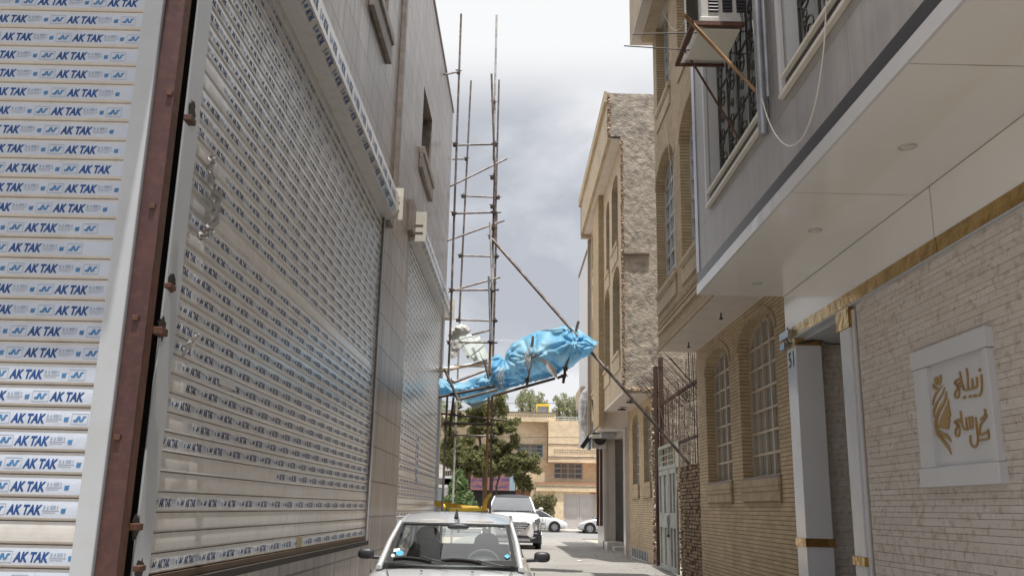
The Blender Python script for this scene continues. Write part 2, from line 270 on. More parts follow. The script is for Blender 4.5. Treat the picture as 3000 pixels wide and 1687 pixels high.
M = dict(
 asphalt=pm('asphalt', (.235, .222, .205), .9, var=.12, scale=1.2, bump=.5, bscale=60, dirt=(.165, .157, .145), dscale=.9, damt=.75),
 street=pm('street_asphalt', (.20, .197, .192), .9, var=.12, scale=.8, bump=.3, bscale=40),
 concrete=pm('concrete', (.42, .39, .35), .9, var=.15, scale=3, bump=.3),
 earth=pm('earth', (.36, .31, .25), .95, var=.2, scale=2, bump=.5),
 tile=tilem('travertine_tiles', (.25, .205, .18), (.31, .27, .245), (.05, .04, .035), .92, .46, .011, off=.5, rough=.32, streak=(8, .5), sa=.6),
 tilegrey=tilem('grey_travertine', (.33, .31, .30), (.37, .35, .34), (.2, .18, .17), 1.15, .62, .004, off=.5, rough=.35, streak=(7, .5), sa=.18, bump=.12),
 stonedark=pm('brown_stone', (.20, .165, .14), .5, var=.3, scale=6, bump=.2),
 black=pm('black_granite', (.014, .014, .017), .3, var=.4, scale=40),
 slat=pm('shutter_enamel', (.56, .545, .52), .2, var=.05, scale=2, dirt=(.36, .30, .24), dscale=9, damt=.35, spec=.6, bump=.06, bscale=5, st=(1, 1, 1)),
 tape=pm('shutter_film', (.50, .545, .63), .2, var=.06, scale=4, spec=.6, bump=.25, bscale=25),
 film2=pm('shutter_film_beige', (.58, .58, .58), .16, var=.08, scale=5, spec=.7, bump=.3, bscale=20),
 ink=pm('blue_ink', (.018, .065, .22), .55, var=.2, spec=.25), ink2=pm('light_blue_ink', (.05, .17, .36), .4, var=.25, scale=30), inkg=pm('pale_blue_ink', (.27, .33, .42), .4),
 inkd=pm('dark_ink', (.022, .045, .12), .6, var=.3, scale=20, spec=.2), groove=pm('groove_dirt', (.10, .065, .04), .8),
 torn=pm('torn_plastic_film', (.40, .385, .37), .8, var=.2, scale=14, bump=.5), white=pm('white_enamel', (.46, .485, .515), .3, var=.05, scale=2, dirt=(.42, .40, .37), dscale=6, damt=.35),
 cream=pm('cream_metal', (.66, .62, .54), .35, var=.06),
 primer=pm('red_oxide_primer', (.070, .028, .026), .5, var=.2, scale=3, dirt=(.20, .09, .05), dscale=14, damt=.35, bump=.15),
 rust=pm('rusted_steel', (.10, .042, .024), .7, var=.35, scale=12, dirt=(.045, .03, .025), dscale=3, damt=.7, bump=.3),
 soot_gap=pm('weld_soot_and_gap_shade', (.03, .024, .02), .9, var=.3, scale=20),
 brick=tilem('cream_bricks', (.48, .36, .215), (.57, .435, .27), (.12, .085, .055), .21, .0575, .0095, off=.5, rough=.75, streak=(3, 3), sa=.15, vj=False, bump=.5),
 brickl=tilem('pale_bricks', (.52, .42, .29), (.57, .465, .33), (.30, .23, .16), .21, .06, .007, off=.5, rough=.8, streak=(3, 3), sa=.12, vj=False, bump=.4),
 brickv=tilem('soldier_bricks', (.47, .36, .23), (.54, .42, .28), (.22, .15, .09), .052, .21, .005, off=0, rough=.8, streak=(3, 3), sa=.15, bump=.4),
 yellow=tilem('yellow_bricks', (.70, .54, .33), (.80, .65, .44), (.60, .52, .42), .24, .08, .006, off=.5, rough=.85, streak=(.6, .8), sa=.16, bump=.1),
 plaster=pm('white_soffit', (.68, .62, .56), .6, var=.06, scale=1.5, dirt=(.42, .37, .33), dscale=2, damt=.3),
 acp=pm('white_composite_panel', (.76, .745, .72), .14, var=.03, scale=1, spec=.5),
 acpj=pm('panel_joint', (.2, .19, .18), .6),
 gold=pm('gold_foil', (.50, .33, .12), .2, metal=.9, var=.2, scale=5, bump=.6, bscale=6, bdist=.03),
 gold2=pm('gold_letters', (.42, .27, .10), .35, metal=.4, var=.1),
 signw=pm('white_board', (.58, .58, .59), .35, var=.03), pillar=pm('glossy_white_panel', (.60, .60, .61), .14, var=.04, bump=.25, bscale=4, bdist=.02),
 flash=pm('mirror_flashing', (.30, .31, .33), .22, metal=.6, var=.15, bump=.3, bscale=3),
 roughw=pm('rough_cement', (.37, .325, .27), .95, var=.25, scale=3.5, dirt=(.13, .12, .11), dscale=3.2, damt=.9, bump=.9, bscale=18, st=(1, 1, 1.25), bdist=.025),
 crumb=islandm('crumbling_brick', [(.55, .42, .29), (.40, .28, .19), (.62, .50, .38), (.16, .10, .08)], .95, 1, 50),
 adobe=islandm('adobe_bricks', [(.28, .185, .11), (.34, .235, .15), (.22, .15, .095), (.38, .27, .18)], .95, 1, 40, (.10, .075, .06), .7, 1.4),
 marble=pm('pale_marble', (.58, .53, .48), .2, var=.15, scale=2, st=(1, 1, .3)), stonegap=pm('pale_stone_joint', (.30, .25, .21), .95), mortar=pm('dark_mortar', (.13, .095, .07), .95, var=.3, bump=.6),
 split=islandm('split_travertine', [(.62, .56, .50), (.64, .585, .53), (.60, .54, .48), (.67, .62, .565), (.62, .56, .50)], .85, 1.2, 26, (.40, .31, .24), .7, 17),
 frame=pm('cream_window_frame', (.50, .41, .31), .5, var=.1), framew=pm('white_window_frame', (.52, .53, .53), .4, var=.1), frameb=pm('blue_grey_frame', (.27, .36, .42), .4),
 panel_=pm('curtained_pane', (.30, .33, .33), .08, var=.25, scale=3, st=(6, 6, .4), spec=.8), pane=pm('window_pane', (.10, .115, .12), .06, var=.5, scale=1.5, spec=.8), curtain=pm('net_curtain', (.30, .31, .30), .9, var=.3, scale=6, st=(8, 8, .3)),
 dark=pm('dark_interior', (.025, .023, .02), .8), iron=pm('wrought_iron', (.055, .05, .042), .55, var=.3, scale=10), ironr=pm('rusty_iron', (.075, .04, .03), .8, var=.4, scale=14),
 rustp=pm('rust_and_paint', (.33, .20, .10), .6, var=.4, scale=10, dirt=(.10, .04, .02), dscale=5, damt=.9, bump=.2),
 gatep=pm('flaking_grey_paint', (.40, .42, .38), .6, var=.1, scale=3, dirt=(.24, .13, .07), dscale=5, damt=.7, bump=.3),
 pole=pm('scaffold_pole', (.16, .13, .115), .5, metal=.3, var=.45, scale=5, dirt=(.40, .37, .33), dscale=5, damt=.6, bump=.2),
 polew=pm('whitewashed_pole', (.55, .54, .52), .5, var=.3, scale=6, dirt=(.18, .16, .15), dscale=4, damt=.8), poley=pm('ochre_pole', (.30, .16, .06), .5, metal=.3, var=.3, scale=5),
 coupler=pm('coupler', (.075, .055, .045), .6, metal=.5, var=.4, scale=20),
 ply=pm('shuttering_board', (.33, .36, .34), .8, var=.2, scale=3, bump=.2), wood=pm('plank', (.40, .31, .22), .85, var=.25, scale=4, bump=.2),
 sack=pm('white_sack', (.56, .54, .51), .8, var=.1, bump=.6, bscale=12),
 silver=pm('silver_paint', (.62, .63, .64), .3, metal=.45, var=.02, coat=1, scale=1), whitep=pm('white_paint', (.80, .80, .80), .25, var=.02, coat=1, scale=1),
 plastic=pm('dark_plastic', (.035, .035, .04), .45, var=.2), rubber=pm('rubber', (.02, .02, .02), .85, var=.2), rim=pm('alloy', (.5, .5, .52), .3, metal=.8, var=.1),
 chrome=pm('chrome', (.75, .75, .76), .12, metal=1, var=.05), seat=pm('seat_fabric', (.075, .073, .075), .9, var=.2), liner=pm('headliner', (.35, .34, .32), .9), lamp=pm('headlamp', (.20, .21, .22), .08, metal=.5, var=.4, scale=20),
 glass=glassm('car_glass', (.80, .84, .83)), glassd=pm('tinted_glass', (.05, .055, .06), .04, var=.4, scale=.8, spec=.9),
 ac=pm('air_conditioner', (.58, .57, .54), .4, var=.06, dirt=(.32, .25, .18), dscale=7, damt=.6), zinc=pm('galvanised', (.40, .41, .43), .38, metal=.6, var=.3, scale=4),
 cable=pm('white_cable', (.65, .62, .56), .5), cableb=pm('black_cable', (.02, .02, .02), .5),
 barky=pm('bark', (.12, .085, .06), .9, var=.3, bump=.5), pine=leafm('pine_needles', (.07, .08, .03), (.33, .32, .15), .4), conifer=leafm('conifer_leaf', (.06, .11, .04), (.26, .34, .16), .35), poplar=leafm('poplar_leaf', (.17, .19, .09), (.36, .37, .22), .45), shrub=leafm('shrub_leaf', (.05, .06, .025), (.30, .28, .14)),
 tarp=None, ytape=pm('yellow_fabric', (.55, .34, .03), .5, var=.25, scale=6), ytapeb=pm('bright_yellow', (.80, .58, .05), .4, var=.1), red=pm('red_paint', (.45, .06, .04), .5), pink=pm('faded_red_board', (.26, .115, .12), .6, var=.12), orange=pm('orange_brick_wall', (.42, .20, .12), .8, var=.15),
 gategrey=pm('grey_gate', (.50, .47, .46), .5, var=.05), sky_blue=pm('blue_sticker', (.08, .35, .52), .4), green_st=pm('green_sticker', (.45, .60, .50), .4), brown_st=pm('brown_sticker', (.33, .25, .13), .5), paper=pm('white_sticker', (.68, .72, .70), .5),
 plastic_clear=pm('crinkled_plastic', (.55, .55, .56), .12, metal=.35, var=.4, scale=6, bump=1, bscale=9, bdist=.05),
)
def tarpm():
    m, t, b = newmat('blue_tarpaulin'); n = t.nodes.new; l = t.links.new
    tcn = n('ShaderNodeTexCoord'); z = n('ShaderNodeTexNoise'); z.inputs['Scale'].default_value = 2.2; z.inputs['Detail'].default_value = 6; l(tcn.outputs['Object'], z.inputs[0])
    r = n('ShaderNodeValToRGB'); r.color_ramp.elements[0].position = .35; r.color_ramp.elements[0].color = (.14, .48, .78, 1); r.color_ramp.elements[1].position = .68; r.color_ramp.elements[1].color = (.48, .78, .93, 1)
    l(z.outputs[0], r.inputs[0]); l(r.outputs[0], b.inputs['Base Color']); b.inputs['Roughness'].default_value = .38
    z3 = n('ShaderNodeTexNoise'); z3.inputs['Scale'].default_value = 11; z3.inputs['Detail'].default_value = 5; z3.inputs['Distortion'].default_value = 1.5; l(tcn.outputs['Object'], z3.inputs[0])
    bu = n('ShaderNodeBump'); bu.inputs['Strength'].default_value = .9; bu.inputs['Distance'].default_value = .02; l(z3.outputs[0], bu.inputs['Height']); l(bu.outputs[0], b.inputs['Normal'])
    tl = n('ShaderNodeBsdfTranslucent'); l(r.outputs[0], tl.inputs[0]); l(bu.outputs[0], tl.inputs['Normal']); mx = n('ShaderNodeMixShader'); mx.inputs[0].default_value = .5
    l(b.outputs[0], mx.inputs[1]); l(tl.outputs[0], mx.inputs[2]); l(mx.outputs[0], t.nodes['Material Output'].inputs[0]); return m
M['tarp'] = tarpm()
# ---------------------------------------------------------------- lettering as flat meshes
def text2d(s, size=1, shear=0, off=0, res=2):
    c = bpy.data.curves.new('t', 'FONT'); c.body = s; c.size = size; c.shear = shear; c.offset = off; c.resolution_u = res; c.fill_mode = 'FRONT'
    o = bpy.data.objects.new('t', c); COL.objects.link(o); dg = bpy.context.evaluated_depsgraph_get(); ev = o.evaluated_get(dg); me = ev.to_mesh()
    vs_ = [(p.co.x, p.co.y) for p in me.vertices]; fs = [tuple(p.vertices) for p in me.polygons]; ev.to_mesh_clear()
    bpy.data.objects.remove(o); bpy.data.curves.remove(c)
    if not vs_: return [(0, 0)], []
    return vs_, fs
def fit(t, w_, h):
    vs_, fs = t; x0 = min(a for a, b in vs_); x1 = max(a for a, b in vs_); y0 = min(b for a, b in vs_); y1 = max(b for a, b in vs_)
    return [((a-x0)/(x1-x0)*w_, (b-y0)/(y1-y0)*h) for a, b in vs_], fs
# ================================================================ GROUND
def sheet(name, x0, x1, ys, mat, dz=0, nx=2):
    mb = MB()
    mb.grid(lambda i, j: V((x0+(x1-x0)*i/(nx-1), ys[j], gz(ys[j])+dz)), nx, len(ys), 0, True)
    return struct(mb.build(name, mat))
sheet('ground', -400, 400, [-60, -20, 0, 9, 12, 15, 18, 22, 25, 29, 34, 40, 44, 46, 50, 60, 80, 130, 700], M['earth'], -.03, 9)
sheet('road', -1.95, 3.75, [-30, 0, 9, 11, 13, 15, 18, 20, 22, 24, 26, 29, 32, 36, 40, 43, 45.5], M['asphalt'], 0, 6)
sheet('cross_street', -90, 90, [45.5, 47, 50, 55, 58.6], M['street'], -.004, 9)
sheet('pavement', -90, 90, [58.9, 62, 66.2], M['concrete'], .10, 9)
mb = MB(); mb.box(-90, 58.6, .02, 90, 58.9, .212); struct(mb.build('kerb', M['concrete']))
# ================================================================ ROLLER SHUTTERS
AK = text2d('AK TAK', 1, .22, .045, 1)
def prof(t, b): return b*(t/.13) if t < .13 else b*(1-.8*((t-.13)/.87)**2.2)
def stamp(mb, F, tri, u, du, zr, zt, pitch, n0, b, m, flip=1, lift=.0016):
    vs_, fs = tri
    mb.add([F.p(u+flip*a*du, zr+zt[0]+c*(zt[1]-zt[0]), n0+prof((zt[0]+c*(zt[1]-zt[0]))/pitch, b)+lift) for a, c in vs_], fs, m)
def unit(t):
    vs_, fs = fit(t, 1, 1); return vs_, fs
AKU = unit(AK)
def polys(*ps):
    vs_ = []; fs = []
    for p in ps: fs.append(tuple(range(len(vs_), len(vs_)+len(p)))); vs_ += p
    return vs_, fs
NT = polys([(.10, .18), (.34, .88), (.54, .88), (.34, .16)], [(.34, .86), (.50, .86), (.66, .18), (.52, .18)], [(.58, .20), (.74, .86), (1.0, .86), (.95, .70), (.84, .66), (.80, .40), (.72, .20)], [(.02, .26), (.05, .42), (.15, .46), (.22, .32), (.16, .18), (.06, .18)])
BOXR = polys([(0, .0), (1, .0), (1, .05), (0, .05)], [(0, .95), (1, .95), (1, 1), (0, 1)], [(-.01, .04), (.02, .04), (.02, .96), (-.01, .96)], [(.98, .04), (1.01, .04), (1.01, .96), (.98, .96)])
BLOB = polys([(0, .1), (.1, 0), (.85, 0), (.95, .2), (.95, .7), (1.1, 1), (.8, .9), (.1, .9), (0, .8)])
ICON = polys([(0, .55), (.1, .5), (.14, .75), (.05, .95), (0, .8)], [(.22, .55), (.32, .5), (.34, .8), (.25, .9)], [(.42, .55), (.78, .55), (.78, .9), (.42, .9)], [(.86, .55), (.93, .55), (.93, .9), (.86, .9)], [(-.05, .32), (1, .32), (1, .40), (-.05, .40)], [(0, .1), (.8, .1), (.8, .17), (0, .17)])
def printrow(mb, F, ua, ub, zr, k, pitch, n0, b, ph, small, mi, skip=None):
    per = .405*k; u = ua-ph*per
    def seg(tri, o, w_, za, zb, m, lift=.0016):
        a = u+o*k; c = a+w_*k
        if a < ua+.004 or c > ub-.004: return
        if skip and skip(a, c): return
        stamp(mb, F, tri, a, w_*k, zr, (za*pitch, zb*pitch), pitch, n0, b, m, 1, lift)
    while u < ub:
        seg(NT, .008, .068, .27, .66, mi+1 if small is not None and b > .01 else mi); seg(AKU, .092, .178, .25, .69, mi); seg(BLOB, .366, .024, .33, .56, mi+1)
        seg(BOXR, 0, .084, .22, .72, mi+2)
        if small: seg(ICON, .275, .08, .30, .70, mi+2)
        u += per
def shutter(name, label, F, u0, u1, z0, z1, rows, n0, b=.014, tapes=lambda r: (None, None), film='film2', inks=('inkd', 'ink2', 'inkg'), small=True, group=None, seed=1, per_row_k=1.0, rails=(.12, .05), railn=.045, jit=0, skipf=None):
    rnd = random.Random(seed); o = F.p(u0, z0); T = thing(name, label, 'roller shutter', (o.x, o.y, o.z), group)
    pitch = (z1-z0)/rows; c = MB(); ts = [0, .05, .13, .3, .5, .7, .88, .97]
    for r in range(rows):
        zr = z0+r*pitch; tilt = rnd.uniform(-jit, jit)
        for a, d in zip(ts, ts[1:]+[1.0]):
            na, nd = prof(a, b) if a else -.004, prof(d, b) if d < 1 else -.004
            if a == .97: m = 1
            else: m = 0
            c.quad(F.p(u0, zr+a*pitch, n0+na), F.p(u1, zr+a*pitch, n0+na), F.p(u1, zr+d*pitch, n0+nd+tilt*d), F.p(u0, zr+d*pitch, n0+nd+tilt*d), m, m == 0)
        # film strip with its printing
        seg = tapes(r)
        if seg is not None:
            a = u0 if seg[0] is None else seg[0]; e_ = u1 if seg[1] is None else seg[1]
            if e_ > a+.1:
                tt = [.13, .3, .45, .62, .84]
                for x, y in zip(tt, tt[1:]): c.quad(*[F.p(q, zr+t*pitch, n0+prof(t, b)+.0006) for q, t in ((a, x), (e_, x), (e_, y), (a, y))], 2, True)
                printrow(c, F, a, e_, zr, per_row_k, pitch, n0, b, rnd.random(), small, 3, (lambda p, q, r=r: skipf(r, p, q)) if skipf else None)
    c.build('curtain', [M['slat'], M['groove'], M[film], M[inks[0]], M[inks[1]], M[inks[2]]], T)
    for (a, d) in ((u0-rails[0], u0), (u1, u1+rails[1])):
        q = MB(); q.fbox(F, a, d, z0-.05, z1+.02, n0-.05 if abs(rails[0]) < .06 or railn else -.014, railn)
        q.build('guide_rail', M['white'], T, bev=.006)
    q = MB(); q.fbox(F, u0, u1, z0-.045, z0-.004, n0-.01, n0+.02); q.build('bottom_bar', M['groove'], T)
    return T, pitch
FL = Fr((-1.93, 5.0), (math.sin(math.radians(1.06)), math.cos(math.radians(1.06))))
FFR = FY(4.66)
# front shutter, square to the camera
xr, _ = FFR.hit(319, 843); z00 = .62; rows = 45
xr2 = FFR.hit(380, 843)[0]
T, _p = shutter('roller_shutter', 'camera-facing roller shutter with large blue printed film, left of the red-brown steel column', FFR, -6.4, xr, z00, z00+rows*.1143, rows, -.02, .013,
    tapes=lambda r: None if r in (6,) else (None, None), film='tape', inks=('ink', 'ink2', 'inkg'), seed=3, rails=(.1, xr2-xr), railn=.03)
# side shutter one
u0, zb = FL.hit(468, 1400); uE, zE = FL.hit(1076, 1571); zB = FL.hit(600, 1668)[1]
zT = FL.hit(1139, 655)[1]
rows1 = 39; z0s = zE; pit = (zT-z0s)/rows1
_q = FL.hit(639, 640); rb = int((_q[1]-z0s)/pit)
part_u = FL.hit(820, 1400)[0]
def t1(r):
    if r in (1, 2, 4): return None
    if r == 5: return (part_u, None)
    if r == rb: return None
    if r == rows1-1: return None
    k = {7: .35, rb+3: .5, rb+7: .45, rb+8: .3, rb-2: .25, 9: .25}.get(r)
    if k: return (u0+k, None)
    return (None, None)
RS1, _ = shutter('roller_shutter', 'long beige roller shutter in the tiled left wall, printed film torn at its near edge', FL, u0, uE, z0s, zT, rows1, -.045, .008, tapes=t1, seed=5, rails=(FL.hit(468, 1400)[0]-FL.hit(421, 1400)[0], .06), railn=.0, group='roller shutters along the tiled left wall')
# side shutter two
a2 = FL.hit(1177, 1200)[0]; b2, _z = FL.hit(1279, 1480); zt2 = FL.hit(1199, 795)[1]
RS2, _ = shutter('roller_shutter', 'far roller shutter in the tiled left wall with a vertical blue tape', FL, a2, b2, z0s-.02, z0s-.02+44*pit, 44, -.045, .009, tapes=lambda r: None if r in (3, 4, 8) else (None, None), seed=8, small=False, rails=(.05, .07), railn=.0, group='roller shutters along the tiled left wall')
q = MB(); uc = FL.hit(1225, 1400)[0]; zc = FL.hit(1225, 1415)[1]; zd = FL.hit(1229, 1270)[1]
q.fbox(FL, uc-.12, uc+.12, zc, zd, -.035, -.031, 0)
for i in range(6):
    zz = zc+(zd-zc)*(i+.1)/6; q.fbox(FL, uc-.05, uc+.08, zz, zz+(zd-zc)/9, -.031, -.0295, 1)
q.build('tape_strip', [M['tape'], M['ink']], RS2)
# shutter housings
def housing(T, F, ua, ub, zb_, s, inks):
    P = [(-.04, .01), (.12, .01), (.18, .09), (.18, .33), (.13, .41), (-.04, .41)]       # (n, z) section
    c = MB(); k = len(P)
    for i in range(k):
        (n1, y1), (n2, y2) = P[i], P[(i+1) % k]
        c.quad(F.p(ua, zb_+y1*s, n1*s), F.p(ub, zb_+y1*s, n1*s), F.p(ub, zb_+y2*s, n2*s), F.p(ua, zb_+y2*s, n2*s), 0)
    rnd = random.Random(4)
    for (i, t0, t1_) in ((2, .25, .7), (1, .15, .8)):
        (n1, y1), (n2, y2) = P[i], P[i+1]; u = ua+rnd.random()*.3; per = .405
        dn = V((y2-y1, -(n2-n1))).normalized()*.002
        while u < ub-.4:
            for tri, o, w_, m in ((AKU, .093, .172, 1), (NT, .008, .068, 2), (BLOB, .366, .022, 2)):
                c.add([F.p(u+o+a*w_, zb_+(y1+(y2-y1)*(t0+b*(t1_-t0)))*s+dn.y, (n1+(n2-n1)*(t0+b*(t1_-t0)))*s+dn.x) for a, b in tri[0]], tri[1], m)
            u += per
    c.build('shutter_box', [M['slat'], M[inks[0]], M[inks[1]]], T)
    for (a, d) in ((ua-.012, ua-.001), (ub+.001, ub+.012)):
        e_ = MB(); e_.fbox(F, a, d, zb_-.02*s, zb_+.46*s, -.02, .24*s, 0)
        for z_ in (.1, .22): e_.fbox(F, a-.004, a-.001, zb_+z_*s, zb_+(z_+.03)*s, .05*s, .19*s, 1)
        e_.build('end_plate', [M['cream'], M['groove']], T, bev=.003)
housing(RS1, FL, u0-.1, uE+.03, zT-.02, 1.0, ('ink', 'ink2'))
zt2b = z0s-.02+44*pit; housing(RS2, FL, a2+.05, b2-.1, zt2b-.06, 1.12, ('ink2', 'inkg'))
# torn film hanging on the near shutter
def torn(pts, wd, n, m, label):
    uv = [FL.hit(x, y) for x, y in pts]; c = MB(); rnd = random.Random(len(pts)*7+int(pts[0][0]))
    uv = smooth2([V((a, b, 0)) for a, b in uv], 3); k = len(uv)
    offs = [rnd.uniform(-.3, .3) for _ in range(k)]
    def fn(i, j):
        p = uv[j]; t = (i/4-.5); ww = wd*(.85-.45*abs(2*j/(k-1)-1))
        return FL.p(p.x+t*ww*1.6, p.y+offs[j]*.02, .004+n*.5*(.5+.5*math.sin(j*.9+i*2.1)))
    c.grid(fn, 5, k, 0, True)
    return c.build('torn_film', m, RS1)
torn([(617, 460), (606, 500), (616, 550), (628, 600), (622, 650), (600, 680), (575, 700)], .12, .05, M['torn'], '')
torn([(640, 560), (636, 600), (620, 640)], .08, .03, M['torn'], '')
torn([(580, 980), (560, 1000), (540, 1025), (532, 1042)], .07, .012, M['torn'], '')
q = MB(); _a = FL.hit(880, 1590); _b = FL.hit(896, 1560); q.fbox(FL, _a[0], _b[0], z0s+.01, z0s+pit*.9, -.035, -.031); q.build('brown_sticker', M['brown_st'], RS1)
q = MB(); _a = FL.hit(690, 1131); q.fbox(FL, _a[0]-.25, _a[0]+.1, _a[1]-.02, _a[1]+.015, -.035, -.030); q.build('torn_film', M['film2'], RS1)
# ================================================================ TILED LEFT BUILDING
FRONT = 4.66
o = FL.p(0, 0); LB = thing('tiled_building', 'brown stone tiled building along the left side of the alley, holding the roller shutters', 'building', (o.x, o.y, 0))
_, ztop = FL.hit(1326, 322); uEnd = FL.hit(1283, 1480)[0]; uEnd = max(uEnd, b2+.12)
ztop = FL.hit(1326, 322)[1]
h1 = (u0-.02, uE+.02, z0s-.10, zT+.36); h2 = (a2-.02, b2+.04, z0s-.10, zt2b+.36)
w2a = FL.hit(1237, 345); w2b = FL.hit(1262, 430); w2zt = FL.hit(1242, 248)[1]; w2zb = FL.hit(1233, 440)[1]
w1b = FL.hit(1131, 60); w1zb = FL.hit(1120, 50)[1]
ub1 = FL.hit(1135, 78)[0]; zb1 = w1zb
hw2 = (FL.hit(1239, 340)[0], FL.hit(1263, 430)[0], w2zb, w2zt); hw1 = (FL.hit(1100, -120)[0], ub1, zb1, zb1+(w2zt-w2zb))
c = MB(); c.panel(FL, u0-.02, uEnd, -.3, ztop, [h1, h2, hw1, hw2], .22, 0, 1)
e_ = FL.p(uEnd, 0); s_ = FL.p(u0-.1, 0)
c.quad(V((e_.x, e_.y, -.3)), V((-14, e_.y, -.3)), V((-14, e_.y, ztop)), V((e_.x, e_.y, ztop)), 0)
c.build('wall', [M['tile'], M['stonedark']], LB)
c = MB(); c.box(-14, 3.87, 6.0, s_.x+.0, s_.y, ztop, 0); c.box(-14, FRONT+.001, 5.76, s_.x-.02, s_.y, 5.99, 0); c.box(-14, FRONT-.0, .0, s_.x-.05, s_.y-.25, .56, 0)  # overhang out of view, added and sized to shade the upper front shutter
c.box(-6.9, FRONT, .56, -6.5, s_.y, 5.76, 0)
c.build('shading_front_storey', [M['tile']], LB)
c = MB(); c.fbox(FL, u0-.10, u0-.004, .5, 5.7, -.3, -.016); c.box(-2.6, FRONT+.30, .2, FL.p(u0-.2, 0).x-.12, FRONT+.33, 5.7); c.build('gap_shade_fill', M['dark'], LB)  # solid dark panels colour in the shade of the gap beside the column
c = MB(); c.box(-14, 3.95, ztop-.3, s_.x-.05, 22, ztop-.02); c.box(-14, 5.2, .3, s_.x-.30, 20.5, ztop-.4, 0); c.build('roof', M['dark'], LB)
c = MB()
P = [FL.p(u, z, n) for u, z, n in ((u0-.24, ztop, .03), (uEnd+.03, ztop, .03), (uEnd+.03, ztop, -.35), (u0-.24, ztop, -.35))]
c.add(P+[p+V((0, 0, .05)) for p in P], [(0, 1, 2, 3), (4, 5, 6, 7), (0, 1, 5, 4), (1, 2, 6, 5), (2, 3, 7, 6), (3, 0, 4, 7)]); c.build('coping', M['tilegrey'], LB)
for (h, nm) in ((hw1, 1), (hw2, 2)):
    W = MB(); W.fbox(FL, h[0], h[1], h[2], h[3], -.24, -.215); wo = W.build('window', M['pane'], LB)
    f_ = MB(); t = .05
    for a, b, d, e in ((h[0], h[0]+t, h[2], h[3]), (h[1]-t, h[1], h[2], h[3]), (h[0]+t, h[1]-t, h[2], h[2]+t), (h[0]+t, h[1]-t, h[3]-t, h[3]), ((h[0]+h[1])/2-.02, (h[0]+h[1])/2+.02, h[2]+t, h[3]-t)): f_.fbox(FL, a, b, d, e, -.214, -.17)
    f_.build('window_frame', M['stonedark'], wo)
    s2 = MB(); s2.fbox(FL, h[0]-.25, h[1]+.10, h[2]-.14, h[2]-.002, -.10, .10); s2.fbox(FL, h[0]-.25, h[1]+.12, h[2]-.42, h[2]-.143, .003, .07); s2.build('window_sill', M['stonedark'], LB, bev=.008)
us1 = FL.hit(1176, 60)[0]; us2 = FL.hit(1184, 60)[0]
c = MB(); c.fbox(FL, us1, us1+.16, zT+.45, ztop-.01, .002, .07); c.build('facade_strip', M['stonedark'], LB, bev=.006)  # dark proud strip where two facade planes meet
_g = FL.hit(1205, 690); c = MB(); c.fbox(FL, uE+.07, uE+.4, zT-.05, zT+.35, .003, .06); c.build('lintel_stone', M['stonedark'], LB); c = MB(); c.fbox(FL, _g[0]-.5, _g[0], _g[1]-.05, _g[1]+.5, .003, .08); c.build('lintel_stone', M['stonedark'], LB)
c = MB(); c.fbox(FL, u0-.05, uE+.04, z0s-.1, z0s-.05, -.1, .012); c.build('gap_shade_strip', M['soot_gap'], LB)  # strip coloured black to stand for the shaded gap under the shutter
# the red-brown steel column at the corner
xa = FFR.hit(380, 843)[0]; xb = FFR.hit(442, 843)[0]
SC_ = thing('steel_column', 'red-brown primed steel column between the two near shutters, rust streaked', 'steel column', (xa, FRONT, 0))
c = MB(); c.box(xa+.003, FRONT-.002, -.05, xb, FRONT+.012, 5.98, 0); c.box(xb-.014, FRONT+.0125, -.05, xb-.001, FRONT+.082, 5.98, 1); c.box(xa+.003, FRONT+.0825, -.05, xb, FRONT+.092, 5.98, 1)
c.build('i_beam', [M['primer'], M['rust']], SC_, bev=.003)
for (px, py) in ((497, 273), (446, 604), (397, 930), (343, 1280)):
    p = at(px, py, Y=FRONT-.01); b = MB(); b.box(p.x-.016, FRONT-.016, p.z-.014, p.x+.016, FRONT-.003, p.z+.014); b.build('lug', M['rust'], SC_, bev=.002)
for (px, py, s) in ((548, 343, 1), (490, 835, .8), (461, 967, 1.15), (388, 1543, 1), (398, 1665, .8)):
    p = at(px, py, Y=FRONT+.1); b = MB(); b.box(p.x-.022*s, FRONT+.10, p.z-.018*s, p.x+.022*s, FRONT+.19, p.z+.018*s); bo = b.build('weld_bracket', M['rust'], SC_, bev=.004)
    q = FL.hit(px+26, py); k = MB(); rn = random.Random(int(px))
    pts = [(q[0]-.07+(.055+rn.uniform(-.016, .01))*math.cos(2*math.pi*i/22), q[1]+(.062+rn.uniform(-.02, .02))*math.sin(2*math.pi*i/22)*s) for i in range(22)]
    k.prism(pts, FL, .0, .0025); k.build('scorch_mark', M['soot_gap'], RS1)
